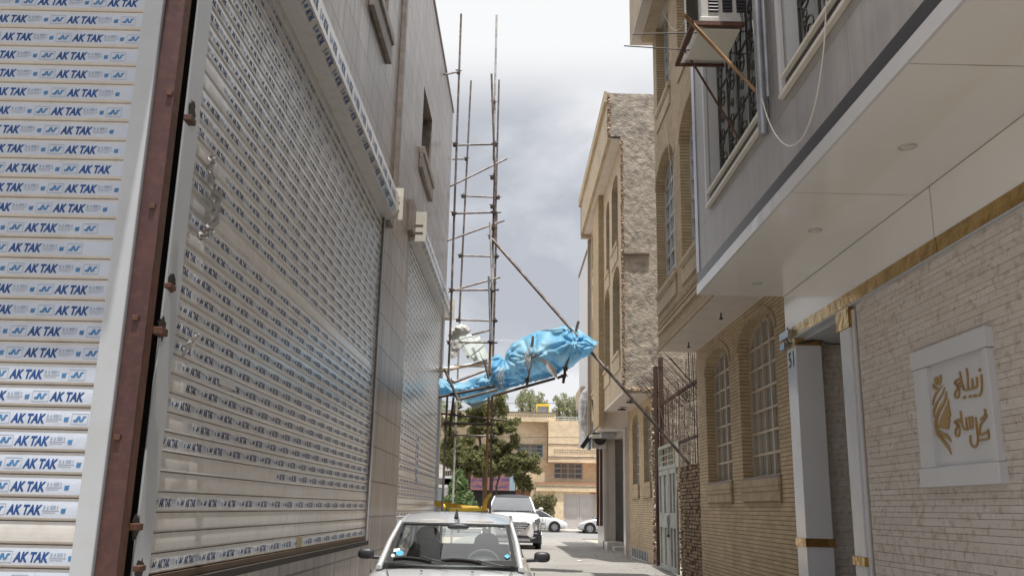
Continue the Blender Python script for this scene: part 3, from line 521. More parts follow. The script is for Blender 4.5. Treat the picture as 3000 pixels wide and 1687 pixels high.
# ================================================================ SALON BUILDING (near right)
FI, FO = FX(3.5), FX(2.36)
SOF = 4.18; YE = 10.93
CB = thing('salon_building', 'near right building: white panelled canopy over a split-stone wall, grey stone storeys above', 'building', (3.5, 3, 0))
mb = MB(); mb.box(3.49, -7, -.1, 3.52, 9.12, 3.62, 0); mb.box(4.30, 9.12, -.1, 4.33, YE-.02, 3.62, 0); mb.box(3.52, 9.10, -.1, 4.3, 9.12, 3.62, 0)
mb.build('backing_wall', M['stonegap'], CB)
def stones(F, u0, u1, z0, z1, hmin, hmax, lmin, lmax, dmin, dmax, rnd, n0=0, gap=.0015, skip=None):
    c = MB(); z = z0
    while z < z1:
        h = min(rnd.uniform(hmin, hmax), z1-z); u = u0-rnd.random()*lmin
        while u < u1:
            L_ = rnd.uniform(lmin, lmax); a, b = max(u, u0), min(u+L_, u1)
            if b-a > .01 and not (skip and skip(a, b, z, z+h)):
                d = rnd.uniform(dmin, dmax); e = min(.0015, h*.1) if gap < .002 else .004
                P = [F.p(x, y, n0) for x, y in ((a+gap, z+gap), (b-gap, z+gap), (b-gap, z+h-gap), (a+gap, z+h-gap))]
                Q = [F.p(x, y, n0+d+rnd.uniform(-.001, .001)) for x, y in ((a+gap+e, z+gap+e), (b-gap-e, z+gap+e), (b-gap-e, z+h-gap-e), (a+gap+e, z+h-gap-e))]
                c.add(P+Q, [(4, 5, 6, 7), (0, 1, 5, 4), (1, 2, 6, 5), (2, 3, 7, 6), (3, 0, 4, 7)])
            u += L_
        z += h
    return c
rnd = random.Random(11)
stones(FX(3.49), 3.2, 8.72, 0, 3.60, .042, .082, .14, .55, .015, .0175, rnd, 0, .0003).build('split_stone_wall', M['split'], CB)
stones(FX(4.30), 9.14, YE-.02, 0, 3.60, .068, .082, .2, .5, .014, .019, rnd, 0, .0005).build('split_stone_wall', M['split'], CB)
stones(FY(YE-.045), 3.76, 4.3, 0, 3.56, .068, .082, .2, .5, .014, .019, rnd, 0, .0005).build('split_stone_wall', M['split'], CB)
mb = MB(); mb.box(3.76, YE-.044, 0, 4.4, YE-.01, 3.6); mb.build('recess_end_wall', M['stonegap'], CB)
# canopy: horizontal soffit, vertical beam face, gold strip
mb = MB(); ys = [-7, -3.1, .9, 4.9, 7.17, YE]
for a, b in zip(ys, ys[1:]):
    mb.quad(V((2.36, a+.004, SOF)), V((2.36, b-.004, SOF)), V((3.45, b-.004, SOF)), V((3.45, a+.004, SOF)), 0)
    mb.quad(V((2.36, b-.004, SOF+.002)), V((2.36, b+.004, SOF+.002)), V((3.45, b+.004, SOF+.002)), V((3.45, b-.004, SOF+.002)), 1)
yb = [-7, -2.6, 1.4, 5.4, 6.95, YE]
for a, b in zip(yb, yb[1:]):
    mb.quad(V((3.45, a+.004, 3.725)), V((3.45, b-.004, 3.725)), V((3.45, b-.004, SOF-.006)), V((3.45, a+.004, SOF-.006)), 0)
    mb.quad(V((3.453, b-.004, 3.725)), V((3.453, b+.004, 3.725)), V((3.453, b+.004, SOF-.006)), V((3.453, b-.004, SOF-.006)), 1)
mb.quad(V((3.452, -7, SOF-.006)), V((3.452, YE, SOF-.006)), V((3.452, YE, SOF)), V((3.452, -7, SOF)), 1)
mb.box(3.46, -7, 3.62, 4.4, YE-.01, SOF-.02, 0)
mb.build('canopy_panels', [M['acp'], M['acpj']], CB)
mb = MB(); mb.fbox(FX(3.45), -7, 6.9, 3.60, 3.725, -.01, .012); mb.fbox(FX(3.45), 6.905, 9.55, 3.60, 3.725, -.01, .014); mb.fbox(FX(3.45), 9.555, YE, 3.60, 3.725, -.01, .012); mb.build('gold_strip', M['gold'], CB)
mb = MB(); mb.box(3.441, -7, 3.585, 3.56, YE, 3.599); mb.box(3.56, 8.9, 3.56, 4.4, YE-.01, 3.60); mb.build('underside_trim', M['white'], CB)
mb = MB(); mb.fbox(FO, -7, YE, SOF-.003, 4.30, -.02, .004); mb.build('edge_trim', M['pillar'], CB)
mb = MB(); mb.fbox(FO, -7, YE-.03, 4.302, 4.43, -.02, -.004); mb.build('granite_band', M['black'], CB)
for (px, py) in ((2658, 430), (2388, 674), (2219, 829)):
    p = at(px, py, Z=SOF); dl = MB(); dl.ring((p.x, p.y, SOF-.002), (0, 0, 1), .062, .007); do = dl.build('downlight', M['white'], CB)
    k = MB(); k.disc((p.x, p.y, SOF-.004), (0, 0, 1), .045, .004); k.build('lens', M['cream'], do)
# pillar with the house number
PX0, PX1, PY0, PY1 = 3.45, 3.76, 10.58, 10.92
pl = MB(); pl.box(PX0, PY0, -.1, PX1, PY1, 1.17); pl.box(PX0, PY0, 1.26, PX1, PY1, 3.50); po = pl.build('pillar', M['pillar'], CB, bev=.004)
b = MB(); b.box(PX0-.015, PY0-.015, 1.17, PX1+.01, PY1+.01, 1.26); b.build('gold_band', M['gold'], po)
b = MB(); b.box(PX0-.012, PY0-.012, 3.50, PX1+.01, PY1+.01, 3.583); b.build('gold_capital', M['gold'], po)
b = MB(); b.box(PX0-.07, PY1-.12, 3.49, PX0-.012, PY1+.05, 3.57); b.box(PX0-.07, PY1-.3, 3.61, PX0-.014, PY1+.05, 3.70); b.build('mirror_end_piece', M['flash'], po)
nv, nf = fit(text2d('51', 1, 0, .015, 3), 1, 1); n1 = FX(PX0).hit(2308, 1082)[1]; n0 = FX(PX0).hit(2308, 1036)[1]
k = MB(); k.add([V((PX0-.004, 10.86-a*.20, n1+c*(n0-n1))) for a, c in nv], nf); k.build('house_number', M['iron'], po)
# pilaster between the recess and the stone wall
q = MB(); q.box(3.45, 8.87, -.1, 3.60, 9.14, 1.06); q.box(3.45, 8.87, 1.14, 3.60, 9.14, 3.38); q.box(3.47, 8.80, -.1, 3.6, 8.868, 3.55); qo = q.build('pilaster', M['pillar'], CB, bev=.004)
b = MB(); b.box(3.435, 8.85, 1.06, 3.61, 9.17, 1.14); b.build('gold_band', M['gold'], qo); b = MB(); b.box(3.435, 8.84, 3.38, 3.61, 9.19, 3.585); b.build('gold_capital', M['gold'], qo)
d = MB(); d.disc((4.0, 9.7, 3.556), (0, 0, 1), .08, .01); d.build('recess_downlight', M['zinc'], CB)
# cable at the capital
c = MB(); c.tube(smooth2([V((3.41, 10.7, 3.74)), V((3.40, 10.8, 3.66)), V((3.41, 10.75, 3.55)), V((3.50, 10.5, 3.52)), V((3.62, 10.5, 3.55)), V((3.75, 10.55, 3.57)), V((3.80, 10.5, 3.50)), V((4.1, 10.2, 3.47)), V((4.28, 10.1, 3.5))]), .008, 6)
tag(c.build('cable_loop', M['cableb']), 'black cable looping round the top of the white house-number pillar', 'cable')
# sign board of the salon
SG = thing('salon_sign', 'white framed board with a gold woman profile and Persian lettering on the split-stone wall', 'sign', (3.45, 6.8, 2.3))
FS = FX(3.42); s0, s1, t0, t1 = 6.28, 7.50, 1.76, 2.87
b = MB(); b.fbox(FX(3.47), s0+.05, s1-.05, t0+.14, t1-.13, -.03, .012); b.build('board', M['signw'], SG)
for a, b_, c_, d_, n_ in ((s0, s1, t1-.15, t1, .03), (s0, s1, t0, t0+.15, .03), (s0+.02, FS.hit(2884, 1128)[0]-.004, t0+.152, t1-.152, .02), (FS.hit(2716, 1128)[0], s1-.02, t0+.152, t1-.152, .02)):
    b = MB(); b.fbox(FX(3.44), a, b_, c_, d_, -.06, n_); b.build('frame_board', M['signw'], SG, bev=.006)
FT = FX(3.457)
def T6(x, y): return FT.hit(2650+x*.3796, 900+y*.3796)
W1 = [[(580, 478), (590, 488)], [(597, 515), (601, 560), (603, 620), (597, 660), (578, 683)], [(563, 535), (566, 575), (566, 612), (545, 622), (520, 630), (495, 637), (470, 640), (455, 625)], [(527, 548), (530, 590), (532, 625)], [(483, 470), (492, 520), (494, 580), (495, 632)],
      [(430, 495), (438, 530), (447, 580), (462, 625)], [(447, 575), (425, 585), (405, 600), (388, 585), (405, 560), (432, 552)], [(405, 600), (425, 625), (430, 660), (420, 695), (400, 700), (392, 680), (398, 650), (415, 625), (440, 605)], [(460, 698), (476, 692)], [(504, 690), (518, 684)], [(538, 685), (560, 680)],
      [(436, 800), (443, 840), (448, 890), (460, 935), (480, 945), (498, 938)], [(480, 848), (484, 900), (488, 940)], [(503, 842), (507, 890), (512, 935), (530, 930)], [(525, 838), (530, 890), (533, 928)], [(448, 885), (425, 880), (405, 900), (390, 890), (405, 870), (435, 865)], [(405, 900), (428, 925), (432, 965), (420, 995), (402, 990), (395, 960), (405, 930), (430, 912)],
      [(553, 848), (562, 920), (572, 1000), (570, 1050), (550, 1082), (525, 1070), (512, 1030), (515, 985)], [(624, 785), (632, 820), (615, 850), (592, 866)], [(640, 830), (620, 865), (592, 900), (585, 945), (587, 990)], [(590, 985), (620, 972), (650, 958)], [(648, 940), (655, 975), (658, 1010), (630, 1018), (585, 1025)]]
L_ = MB()
for s_ in W1: L_.ribbon([T6(*p) for p in s_], .0135 if len(s_) > 2 else .020, FT, 0, .012)
L_.build('lettering', M['gold2'], SG)
EM = [[(300, 600), (270, 640), (240, 690), (222, 760), (228, 700), (245, 655), (275, 625)], [(316, 615), (300, 670), (262, 730), (238, 800), (228, 870), (224, 810), (240, 750), (272, 700), (300, 650)], [(326, 645), (332, 690), (310, 750), (275, 810), (255, 880), (262, 950), (300, 1010), (345, 1065), (368, 1135), (345, 1100), (300, 1040), (255, 985), (236, 900), (245, 830), (275, 770), (312, 710)],
      [(342, 705), (350, 780), (361, 830), (350, 850), (356, 870), (350, 900), (345, 938), (315, 940), (285, 925), (265, 935), (275, 880), (310, 800), (335, 745)], [(270, 945), (290, 960), (330, 975), (355, 1010), (366, 1040), (340, 1015), (305, 1000), (280, 975)],
      [(236, 545), (252, 535), (262, 550), (262, 580), (252, 600), (240, 585), (234, 565)], [(275, 525), (287, 518), (290, 550), (285, 585), (272, 605), (268, 570), (270, 545)], [(221, 590), (232, 592), (242, 612), (262, 620), (255, 634), (238, 636), (226, 618)]]
L_ = MB()
for s_ in EM: L_.prism([T6(*p) for p in s_], FT, 0, .010)
L_.build('emblem', M['gold2'], SG)
# upper storeys of the salon building
wa = (7.78, 10.02, 5.22, 7.6); wb = (4.6, 7.06, 5.22, 7.6); wall = MB()
wall.panel(FX(2.37), -7, YE-.2, 4.43, 10.8, [wa, wb, (7.8, 10, 8.9, 10.5), (4.6, 7.06, 8.9, 10.5)], .34, 0, 1); wall.box(2.75, -7, 4.19, 9, YE-.01, 4.24, 0); wall.quad(V((2.37, -7, 10.8)), V((2.37, YE, 10.8)), V((9, YE, 10.8)), V((9, -7, 10.8)))
wall.quad(V((2.37, YE-.01, 4.2)), V((9, YE-.01, 4.2)), V((9, YE-.01, 10.8)), V((2.37, YE-.01, 10.8)))
wall.build('upper_wall', [M['tilegrey'], M['signw']], CB)
k = MB(); k.fbox(FX(2.37), YE-.2, YE, 4.43, 10.8, -.05, .012); k.build('corner_flashing', M['flash'], CB, bev=.02)
def scroll(c, F, u, z, r, n, m=0, turns=1.6, dir_=1, th=.010):
    pts = []
    for i in range(18):
        t = i/17; a = dir_*turns*2*math.pi*t; q = r*(1-.8*t); pts.append(F.p(u+q*math.cos(a), z+q*math.sin(a), n))
    c.tube(pts, th, 5, m)
def grille(F, h, parent, n=-.12):
    g = MB(); a, b, z0, z1 = h; t = .022
    for z in (z0+.06, z0+.62, z0+1.25, min(z1-.1, z0+1.9)): g.bar(F.p(a+.02, z, n), F.p(b-.02, z, n), t, t)
    k = max(4, int((b-a)/.42))
    for i in range(k+1):
        u = a+.03+(b-a-.06)*i/k; g.bar(F.p(u, z0+.03, n), F.p(u, z1-.05, n), t, t)
        if i < k:
            um = u+(b-a-.06)/k/2
            for z, s in ((z0+.28, 1), (z0+.62, -1), (z0+1.05, 1), (z0+1.5, -1)):
                scroll(g, F, um-.03*s, z, .13, n+.012, 0, 1.4, s); scroll(g, F, um+.05*s, z+.17, .075, n+.02, 0, 1.3, -s, .008)
            pts = [F.p(um+.10*math.sin(q*math.pi/5), z0+.1+q*.18, n+.03) for q in range(10)]; g.tube(smooth2(pts), .009, 5)
    g.build('iron_grille', M['iron'], parent)
for h in (wa, wb):
    F = FX(2.37); W = MB(); W.fbox(F, h[0]+.05, h[1]-.05, h[2]+.05, h[3]-.05, -.335, -.325); wo = W.build('window', M['panel_'], CB)
    f = MB()
    for i in range(4):
        u = h[0]+.05+(h[1]-h[0]-.1)*i/3; f.fbox(F, u-.03, u+.03, h[2]+.05, h[3]-.05, -.322, -.27)
    f.fbox(F, h[0]+.05, h[1]-.05, h[2]+.04, h[2]+.10, -.324, -.265); f.build('window_frame', M['framew'], wo); grille(F, h, wo)
    s = MB(); s.fbox(F, h[0]-.02, h[1]+.02, h[2]-.035, h[2]+.0, -.30, .06, 0); s.fbox(F, h[0]-.14, h[1]+.14, h[2]-.17, h[2]-.13, .002, .05, 0); s.build('window_sill', M['brickl'] if 0 else M['cream'], CB, bev=.005)
    s = MB(); s.fbox(F, h[0], h[1], h[2]-.13, h[2]-.037, .001, .02); s.build('sill_band', M['black'], CB)
    for u_ in (h[0]-.13, h[1]+.06):
        s = MB(); s.fbox(F, u_, u_+.07, h[2]-.125, h[3], .001, .045); s.build('side_trim', M['signw'], CB, bev=.006)
k = MB(); k.tube([V((2.30, 7.62, 4.9)), V((2.30, 7.62, 11))], .045, 10); k.tube([V((2.31, 7.45, 5.2)), V((2.31, 7.45, 11))], .02, 8); k.build('downpipe', M['zinc'], CB)
# air cooler on its steel bracket
AB = thing('steel_bracket', 'rusty angle-iron bracket with long rods projecting from the grey wall under the air cooler', 'bracket', (2.36, 8.2, 6.0))
yn = 8.25
A_ = at(2030, 70, Y=yn); B_ = at(2207, 84, Y=yn); zl = A_.z
lf = at(1984, 190, Z=zl); xf = A_.x; yf = lf.y
for (p, q, w_, m) in (((xf, yn, zl), (2.35, yn, zl), .045, 'rust'), ((xf, yn, zl-.001), (xf, yf, zl-.001), .045, 'rust'), ((xf, yf, zl), (2.35, yf, zl), .03, 'rust')):
    k = MB(); k.bar(p, q, w_, w_); k.build('bracket_bar', M[m], AB)
s1_ = at(2003, 43, Y=yn-.35); e1 = at(2225, 278, X=2.34)
k = MB(); k.tube([s1_, at(2030, 72, Y=yn-.06), e1], .020, 6); k.build('brace', M['rustp'], AB)
s1_ = at(2008, 150, Y=yf-.1); e1 = at(2168, 412, X=2.36)
k = MB(); k.tube([s1_, e1], .013, 6); k.build('brace', M['rust'], AB)
for (a, b, yy) in (((1852, 101), (2209, 93), 8.45), ((1828, 135), (2200, 160), 8.8)):
    k = MB(); k.tube([at(*a, Y=yy), at(*b, Y=yy)], .007, 5); k.build('rod', M['iron'], AB)
AC = thing('air_cooler', 'white metal louvred air cooler standing on the rusty bracket outside the grey wall window', 'air cooler', (2.05, 8.5, zl+.03))
x0_ = at(2052, 60, Y=yn+.02).x
k = MB(); k.box(x0_, yn+.02, zl+.03, 2.33, yf+.02, zl+.10, 0); k.box(x0_+.015, yn+.035, zl+.10, 2.325, yf, zl+.85, 0); k.build('casing', M['ac'], AC, bev=.008)
for j in range(3):
    k = MB(); xx = x0_+.09+j*.145
    for i in range(16): k.obox(V((xx+.05, yn+.027, zl+.17+i*.038)), V((.05, 0, 0)), V((0, .009, -.007)), V((0, .004, .009)))
    k.build('louvre', M['plastic'], AC)
k = MB()
for i in range(18): k.obox(V((x0_+.006, (yn+yf)/2, zl+.16+i*.036)), V((.006, 0, -.006)), V((0, .27, 0)), V((.002, 0, .006)))
k.build('side_louvre', M['iron'], AC)
k = MB(); k.box(x0_-.02, yn+.03, zl-.055, 2.31, yf-.22, zl-.035); tag(k.build('tray_board', M['cream']), 'pale flat board lying under the air cooler on its bracket', 'board')
c = MB(); pts = [at(2205, 60, X=2.25), at(2215, 160, X=2.27), at(2225, 260, X=2.3), at(2245, 340, X=2.28), at(2275, 405, X=2.26), at(2315, 436, X=2.25), at(2355, 405, X=2.26), at(2390, 310, X=2.28), at(2415, 150, X=2.3), at(2422, -20, X=2.31)]
c.tube(smooth2(pts, 3), .0065, 6); tag(c.build('hanging_cable', M['cable']), 'white cable hanging in a deep loop in front of the grey stone wall', 'cable')
# ================================================================ BRICK HOUSE B
BH = thing('brick_house', 'cream brick house with arched windows standing between the salon and the spiked fence', 'house', (3.6, 13.9, 0))
FB, FU = FX(3.6), FX(2.88); B0, B1 = YE+.02, 16.92
v1 = (14.46, 16.20, 2.03, 4.27, .34); v2 = (11.90, 13.81, 2.03, 4.33, .36)
c = MB(); c.panel(FB, B0, B1, -.1, 4.5, [v1, v2], .24, 0, 0); c.quad(V((3.6, B1, -.1)), V((9, B1, -.1)), V((9, B1, 12)), V((3.6, B1, 12)), 0); c.build('lower_wall', [M['brick']], BH)
c = MB(); c.box(2.88, B0, 4.5, 3.63, B1, 4.56); c.build('soffit', M['plaster'], BH)
up = [(15.16, 16.55, 9.25, 11.6), (14.9+.05, 16.86, 5.6, 8.15, .42), (12.2, 14.40, 5.6, 8.15, .42), (12.4, 14.35, 9.25, 11.6)]
c = MB(); c.panel(FU, B0, B1, 4.56, 12.0, up, .26, 0, 0); c.quad(V((2.88, B1, 4.56)), V((3.6, B1, 4.56)), V((3.6, B1, 12)), V((2.88, B1, 12)), 0); c.quad(V((2.88, B0, 12)), V((2.88, B1, 12)), V((9, B1, 12)), V((9, B0, 12))); c.build('upper_wall', [M['brick']], BH)
c = MB(); c.fbox(FU, B0, B1, 4.48, 4.57, .002, .03); c.build('edge_course', M['brickv'], BH)
c = MB(); c.fbox(FU, B0, B1, 4.78, 4.84, .002, .035); c.fbox(FU, B0, B1, 4.90, 4.93, .002, .02)
c.build('string_course', M['brickl'], BH)
c = MB()
c.fbox(FU, B0, B1, 4.985, 5.085, .001, .012)
for i in range(int((B1-B0)/.12)): c.fbox(FU, B0+i*.12, B0+i*.12+.055, 5.0, 5.07, .011, .035)
c.build('dentil_course', M['brickl'], BH)
c = MB(); c.box(2.45, 15.0, 11.15, 3.0, 17.25, 11.19, 1); c.box(2.45, 12.0, 11.192, 2.62, 17.25, 12.4, 0); c.box(2.62, 17.1, 11.192, 3.6, 17.25, 12.4, 0); c.box(2.66, 15.0, 11.08, 2.88, 17.0, 11.149, 0); c.build('eave', [M['brickl'], M['plaster']], BH)
def window(F, h, parent, fm, cols, rws, deep=.2, pane='pane', curt=False, thick=.035):
    a, b, z0, z1 = h[:4]; ar = h[4] if len(h) > 4 else 0; n = -deep
    W = MB(); pr = arch(a, b, z1-ar, z1) if ar else [(a, z1), (b, z1)]
    W.prism([(a, z0)]+pr+[(b, z0)], F, n-.012, n, 0); wo = W.build('window', M[pane], parent)
    f = MB(); t = thick
    ztop_ = lambda u: (z1-ar+ar*math.sqrt(max(0, 1-((u-(a+b)/2)/((b-a)/2))**2))) if ar else z1
    for i in range(cols+1):
        u = a+t/2+(b-a-t)*i/cols; tt = t*1.5 if (i in (0, cols) or (cols > 3 and i == cols//2)) else t*.8
        f.fbox(F, u-tt/2, u+tt/2, z0, ztop_(min(max(u, a+.03), b-.03)), n+.002, n+.05)
    for j in range(rws+1):
        z = z0+t/2+(z1-ar-z0-t)*j/rws; f.fbox(F, a, b, z-t/2, z+t/2, n+.004, n+.045)
    if ar:
        q = arch(a+t/2, b-t/2, z1-ar, z1-t/2, 16)
        for p, r_ in zip(q, q[1:]): f.bar(F.p(*p, n+.027), F.p(*r_, n+.027), .046, t*1.3, up=F.d.cross(F.n))
    f.build('window_frame', M[fm], wo)
    if curt:
        cc = MB(); cc.grid(lambda i, j: F.p(a+(b-a)*i/40, z0+(z1-ar*.4-z0)*j, n-.03+.012*math.sin(i*1.7)), 41, 2, 0, True); cc.build('net_curtain', M['curtain'], wo)
    return wo
def arch_trim(F, h, parent, w_=.1, m='brickv', n1=.012):
    a, b, z1 = h[0], h[1], h[3]; ar = h[4]; k = MB(); i_ = arch(a-.01, b+.01, z1-ar, z1+.01, 20); o_ = arch(a-w_, b+w_, z1-ar, z1+w_, 20)
    for (p, q, r_, s_) in zip(i_, i_[1:], o_[1:], o_): k.prism([p, q, r_, s_], F, .001, n1)
    k.build('window_arch', M[m], parent)
for h in (v1, v2):
    window(FB, h, BH, 'frame', 4 if h is v1 else 5, 6, .2, 'panel_'); arch_trim(FB, h, BH, .12)
    s = MB(); s.fbox(FB, h[0]-.02, h[1]+.02, h[2]-.035, h[2]-.002, -.2, .03); s.build('window_sill', M['stonedark'], BH)
    s = MB(); s.fbox(FB, h[0]-.01, h[1]+.04, h[2]-.20, h[2]-.037, .002, .05, 0); s.fbox(FB, h[0]-.01, h[1]+.04, h[2]-.335, h[2]-.203, .002, .04, 0)
    for i in range(int((h[1]-h[0])/.085)): s.fbox(FB, h[0]+i*.085, h[0]+i*.085+.045, h[2]-.37, h[2]-.337, .002, .035, 0)
    s.build('window_apron', M['brickv'], BH)
for h in up:
    window(FU, h, BH, 'framew', 4, 6, .22, 'panel_')
    if len(h) > 4: arch_trim(FU, h, BH, .1)
    s = MB(); s.fbox(FU, h[0]-.05, h[1]+.05, h[2]-.09, h[2]-.002, .002, .05)
    for i in range(int((h[1]-h[0])/.085)): s.fbox(FU, h[0]+i*.085, h[0]+i*.085+.045, h[2]-.16, h[2]-.092, .002, .045)
    s.fbox(FU, h[0]-.03, h[1]+.03, h[2]-.42, h[2]-.163, .002, .025); s.build('window_apron', M['brickl'], BH)
for y_ in (15.9, 13.4):
    s = MB(); s.tube([V((3.25, y_, 4.5)), V((3.25, y_, 4.42))], .012, 6); s.disc((3.25, y_, 4.41), (0, 0, 1), .03, .02, 10); s.build('lamp_holder', M['plastic'], BH)
c = MB(); c.tube(smooth2([at(1920, 0, X=2.84), at(1955, 60, X=2.84), at(1975, 95, X=2.84), at(2000, 80, X=2.84), at(2025, 0, X=2.84)]), .006, 5); tag(c.build('sagging_wire', M['cable']), 'thin white wire sagging across the top of the cream brick house', 'wire')
c = MB(); c.tube(smooth2([at(1947, 360, X=2.84), at(1968, 500, X=2.84), at(1972, 680, X=2.84), at(1978, 760, X=2.84)]), .005, 5); tag(c.build('drop_wire', M['cable']), 'pale wire dropping down the upper front of the cream brick house', 'wire')
# ================================================================ YARD WALL, GATE, SPIKES
c = MB(); FA = FX(3.62); rnd = random.Random(5)
c.box(3.64, B1+.01, -.1, 3.95, 19.05, 2.42, 1)
s = stones(FX(3.64), B1+.01, 19.08, .0, 2.44, .062, .075, .19, .26, .005, .045, rnd, 0, .006, lambda a, b, z, z2: z > 2.3 and rnd.random() < .35)
c.v, b0 = c.v, len(c.v); c.add(s.v, s.f, 0)
t_ = stones(FY(B1+.0), 3.64, 3.95, .0, 2.4, .062, .075, .19, .26, .0, .0, rnd)
YW = tag(c.build('adobe_wall', [M['adobe'], M['mortar']]), 'crumbling brown adobe brick wall between the metal gate and the cream brick house', 'wall')
GT = thing('metal_gate', 'flaking grey metal double gate in the old yard wall, padlocked', 'gate', (3.6, 20.1, .28))
g0, g1, gz0 = 19.10, 21.30, .27; gm = 20.0
for (a, b) in ((g0, gm-.01), (gm+.01, g1)):
    l_ = MB(); l_.fbox(FX(3.60), a+.03, b-.02, gz0, 2.42, -.01, 0, 0); lo = l_.build('gate_leaf', M['gatep'], GT)
    f = MB()
    for (u, v, z, z2) in ((a+.03, a+.13, gz0, 2.42), (b-.11, b-.02, gz0, 2.42), (a+.13, b-.11, 1.18, 1.50), (a+.13, b-.11, gz0, gz0+.12), (a+.13, b-.11, 2.32, 2.42), ((a+b)/2-.04, (a+b)/2+.04, gz0+.12, 1.18), ((a+b)/2-.04, (a+b)/2+.04, 1.5, 2.32)): f.fbox(FX(3.60), u, v, z, z2, .001, .035)
    f.build('stile', M['gatep'], lo, bev=.006)
f = MB()
for (u, v, z, z2) in ((g0, g1, 2.44, 2.52), (g0, g1, 2.92, 2.98), (g0, g0+.07, 2.52, 2.92), (g1-.07, g1, 2.52, 2.92)): f.fbox(FX(3.60), u, v, z, z2, -.03, .03)
for i in range(1, 6): u = g0+(g1-g0)*i/6; f.fbox(FX(3.60), u-.012, u+.012, 2.52, 2.92, -.01, .01)
for z in (2.62, 2.76): f.fbox(FX(3.60), g0+.07, g1-.07, z-.01, z+.01, -.012, .012)
f.build('transom_grille', M['gatep'], GT)
f = MB(); f.box(3.50, gm-.05, 1.28, 3.56, gm+.06, 1.40); f.ring((3.53, gm+.0, 1.42), (1, 0, 0), .04, .01); f.build('padlock', M['zinc'], GT)
f = MB(); f.blob((3.53, gm-.02, 1.02), (.03, .04, .04)); f.bar((3.54, gm, 1.45), (3.54, gm+.02, .98), .02, .02); f.build('latch', M['iron'], GT)
# spiked fence over the yard wall
SF = thing('spiked_fence', 'rusty fence of close upright and leaning iron rods above the gate and adobe wall', 'fence', (3.7, 19.5, 2.4))
rnd = random.Random(2)
for (z, t) in ((2.98, .05), (4.05, .06)):
    k = MB(); k.bar((3.75, B1+.06, z), (3.75, 21.9, z), t, t); k.build('rail', M['ironr'], SF)
k = MB(); k.bar((3.75, 21.78, .3), (3.75, 21.78, 5.2), .10, .10); k.build('post', M['ironr'], SF)
ups = MB(); ln = MB()
for i in range(38):
    y = B1+.12+i*.126; h = rnd.uniform(4.5, 4.85) if y < 18.8 else rnd.uniform(4.0, 4.4)
    ups.tube([(3.75+rnd.uniform(-.01, .01), y, 2.43), (3.75+rnd.uniform(-.02, .02), y+rnd.uniform(-.03, .03), h)], .0065, 5, cap=False)
ups.build('upright_rods', M['ironr'], SF)
for i in range(30):
    y = B1+.2+i*.15; z = 3.9+rnd.uniform(-.06, .06); L_ = rnd.uniform(.85, 1.0)
    ln.tube([(3.76, y, z-.15), (3.76-.72*L_, y+rnd.uniform(-.04, .04), z+.65*L_)], .006, 5, cap=False)
    if i % 7 == 2: ln.tube([(3.74, y, 2.95), (3.65, y+1.1, 4.1)], .007, 5, cap=False)
ln.build('leaning_rods', M['ironr'], SF)
# ================================================================ HOUSE E with rough party wall
EH = thing('rendered_brick_house', 'tall cream house beyond the gate with a rough cement party wall facing the camera', 'house', (2.88, 22.2, 0))
YEW = 22.2
def rw(x0, x1, z0, z1, nx, nz_):
    def fn(i, j):
        x = x0+(x1-x0)*i/(nx-1); z = z0+(z1-z0)*j/(nz_-1); n_ = noise.fractal(V((x*2.3, 3.1, z*1.6)), .9, 2.1, 6); e = .0 if 0 < i < nx-1 else .03*noise.noise(V((z*7, x, 5)))
        return V((x+e, YEW-.03-.016*n_-.010*noise.noise(V((x*9, 1, z*7))), z))
    return fn
mb = MB(); mb.grid(rw(2.86, 4.6, 4.46, 11.2, 60, 220), 60, 220); mb.grid(rw(2.52, 4.6, 11.2, 12.45, 60, 40), 60, 40); mb.grid(rw(3.66, 9, .2, 4.46, 120, 110), 120, 110)
mb.box(2.9, YEW, 4.46, 9, YEW+.1, 12.4); mb.box(2.53, YEW, 11.2, 9, YEW+.1, 12.44)
mb.build('party_wall', M['roughw'], EH)
cr_ = MB(); rnd = random.Random(9)
def crumbs(x, z0, z1, w_, y=YEW-.06, s=(.02, .07)):
    z = z0
    while z < z1:
        r_ = rnd.uniform(*s); c_ = V((x+rnd.uniform(-w_, w_), y+rnd.uniform(-.03, .03), z)); cr_.blob(c_, (r_, r_*.8, r_*.6), 0, 5, 4, lambda d: rnd.uniform(.6, 1.2)); z += r_*rnd.uniform(.5, 1.1)
crumbs(2.885, 4.4, 11.1, .03, s=(.010, .045)); crumbs(2.90, 4.4, 11.1, .03, s=(.012, .03)); crumbs(2.56, 11.25, 12.4, .02); crumbs(3.63, .3, 4.4, .05, YEW-.2, (.03, .08)); crumbs(3.60, .3, 4.4, .04, YEW-.1, (.03, .08))
for i in range(60):
    r_ = rnd.uniform(.03, .07); cr_.blob((2.9+rnd.random()*.9, YEW-.05, 4.44+rnd.uniform(-.04, .05)), (r_, r_, r_*.6), 0, 5, 4, lambda d: rnd.uniform(.6, 1.2))
cr_.build('broken_brick_edge', M['crumb'], EH)
k = MB(); k.box(2.90, YEW-.13, 7.93, 3.58, YEW-.03, 7.97); k.build('ledge', M['stonedark'], EH)

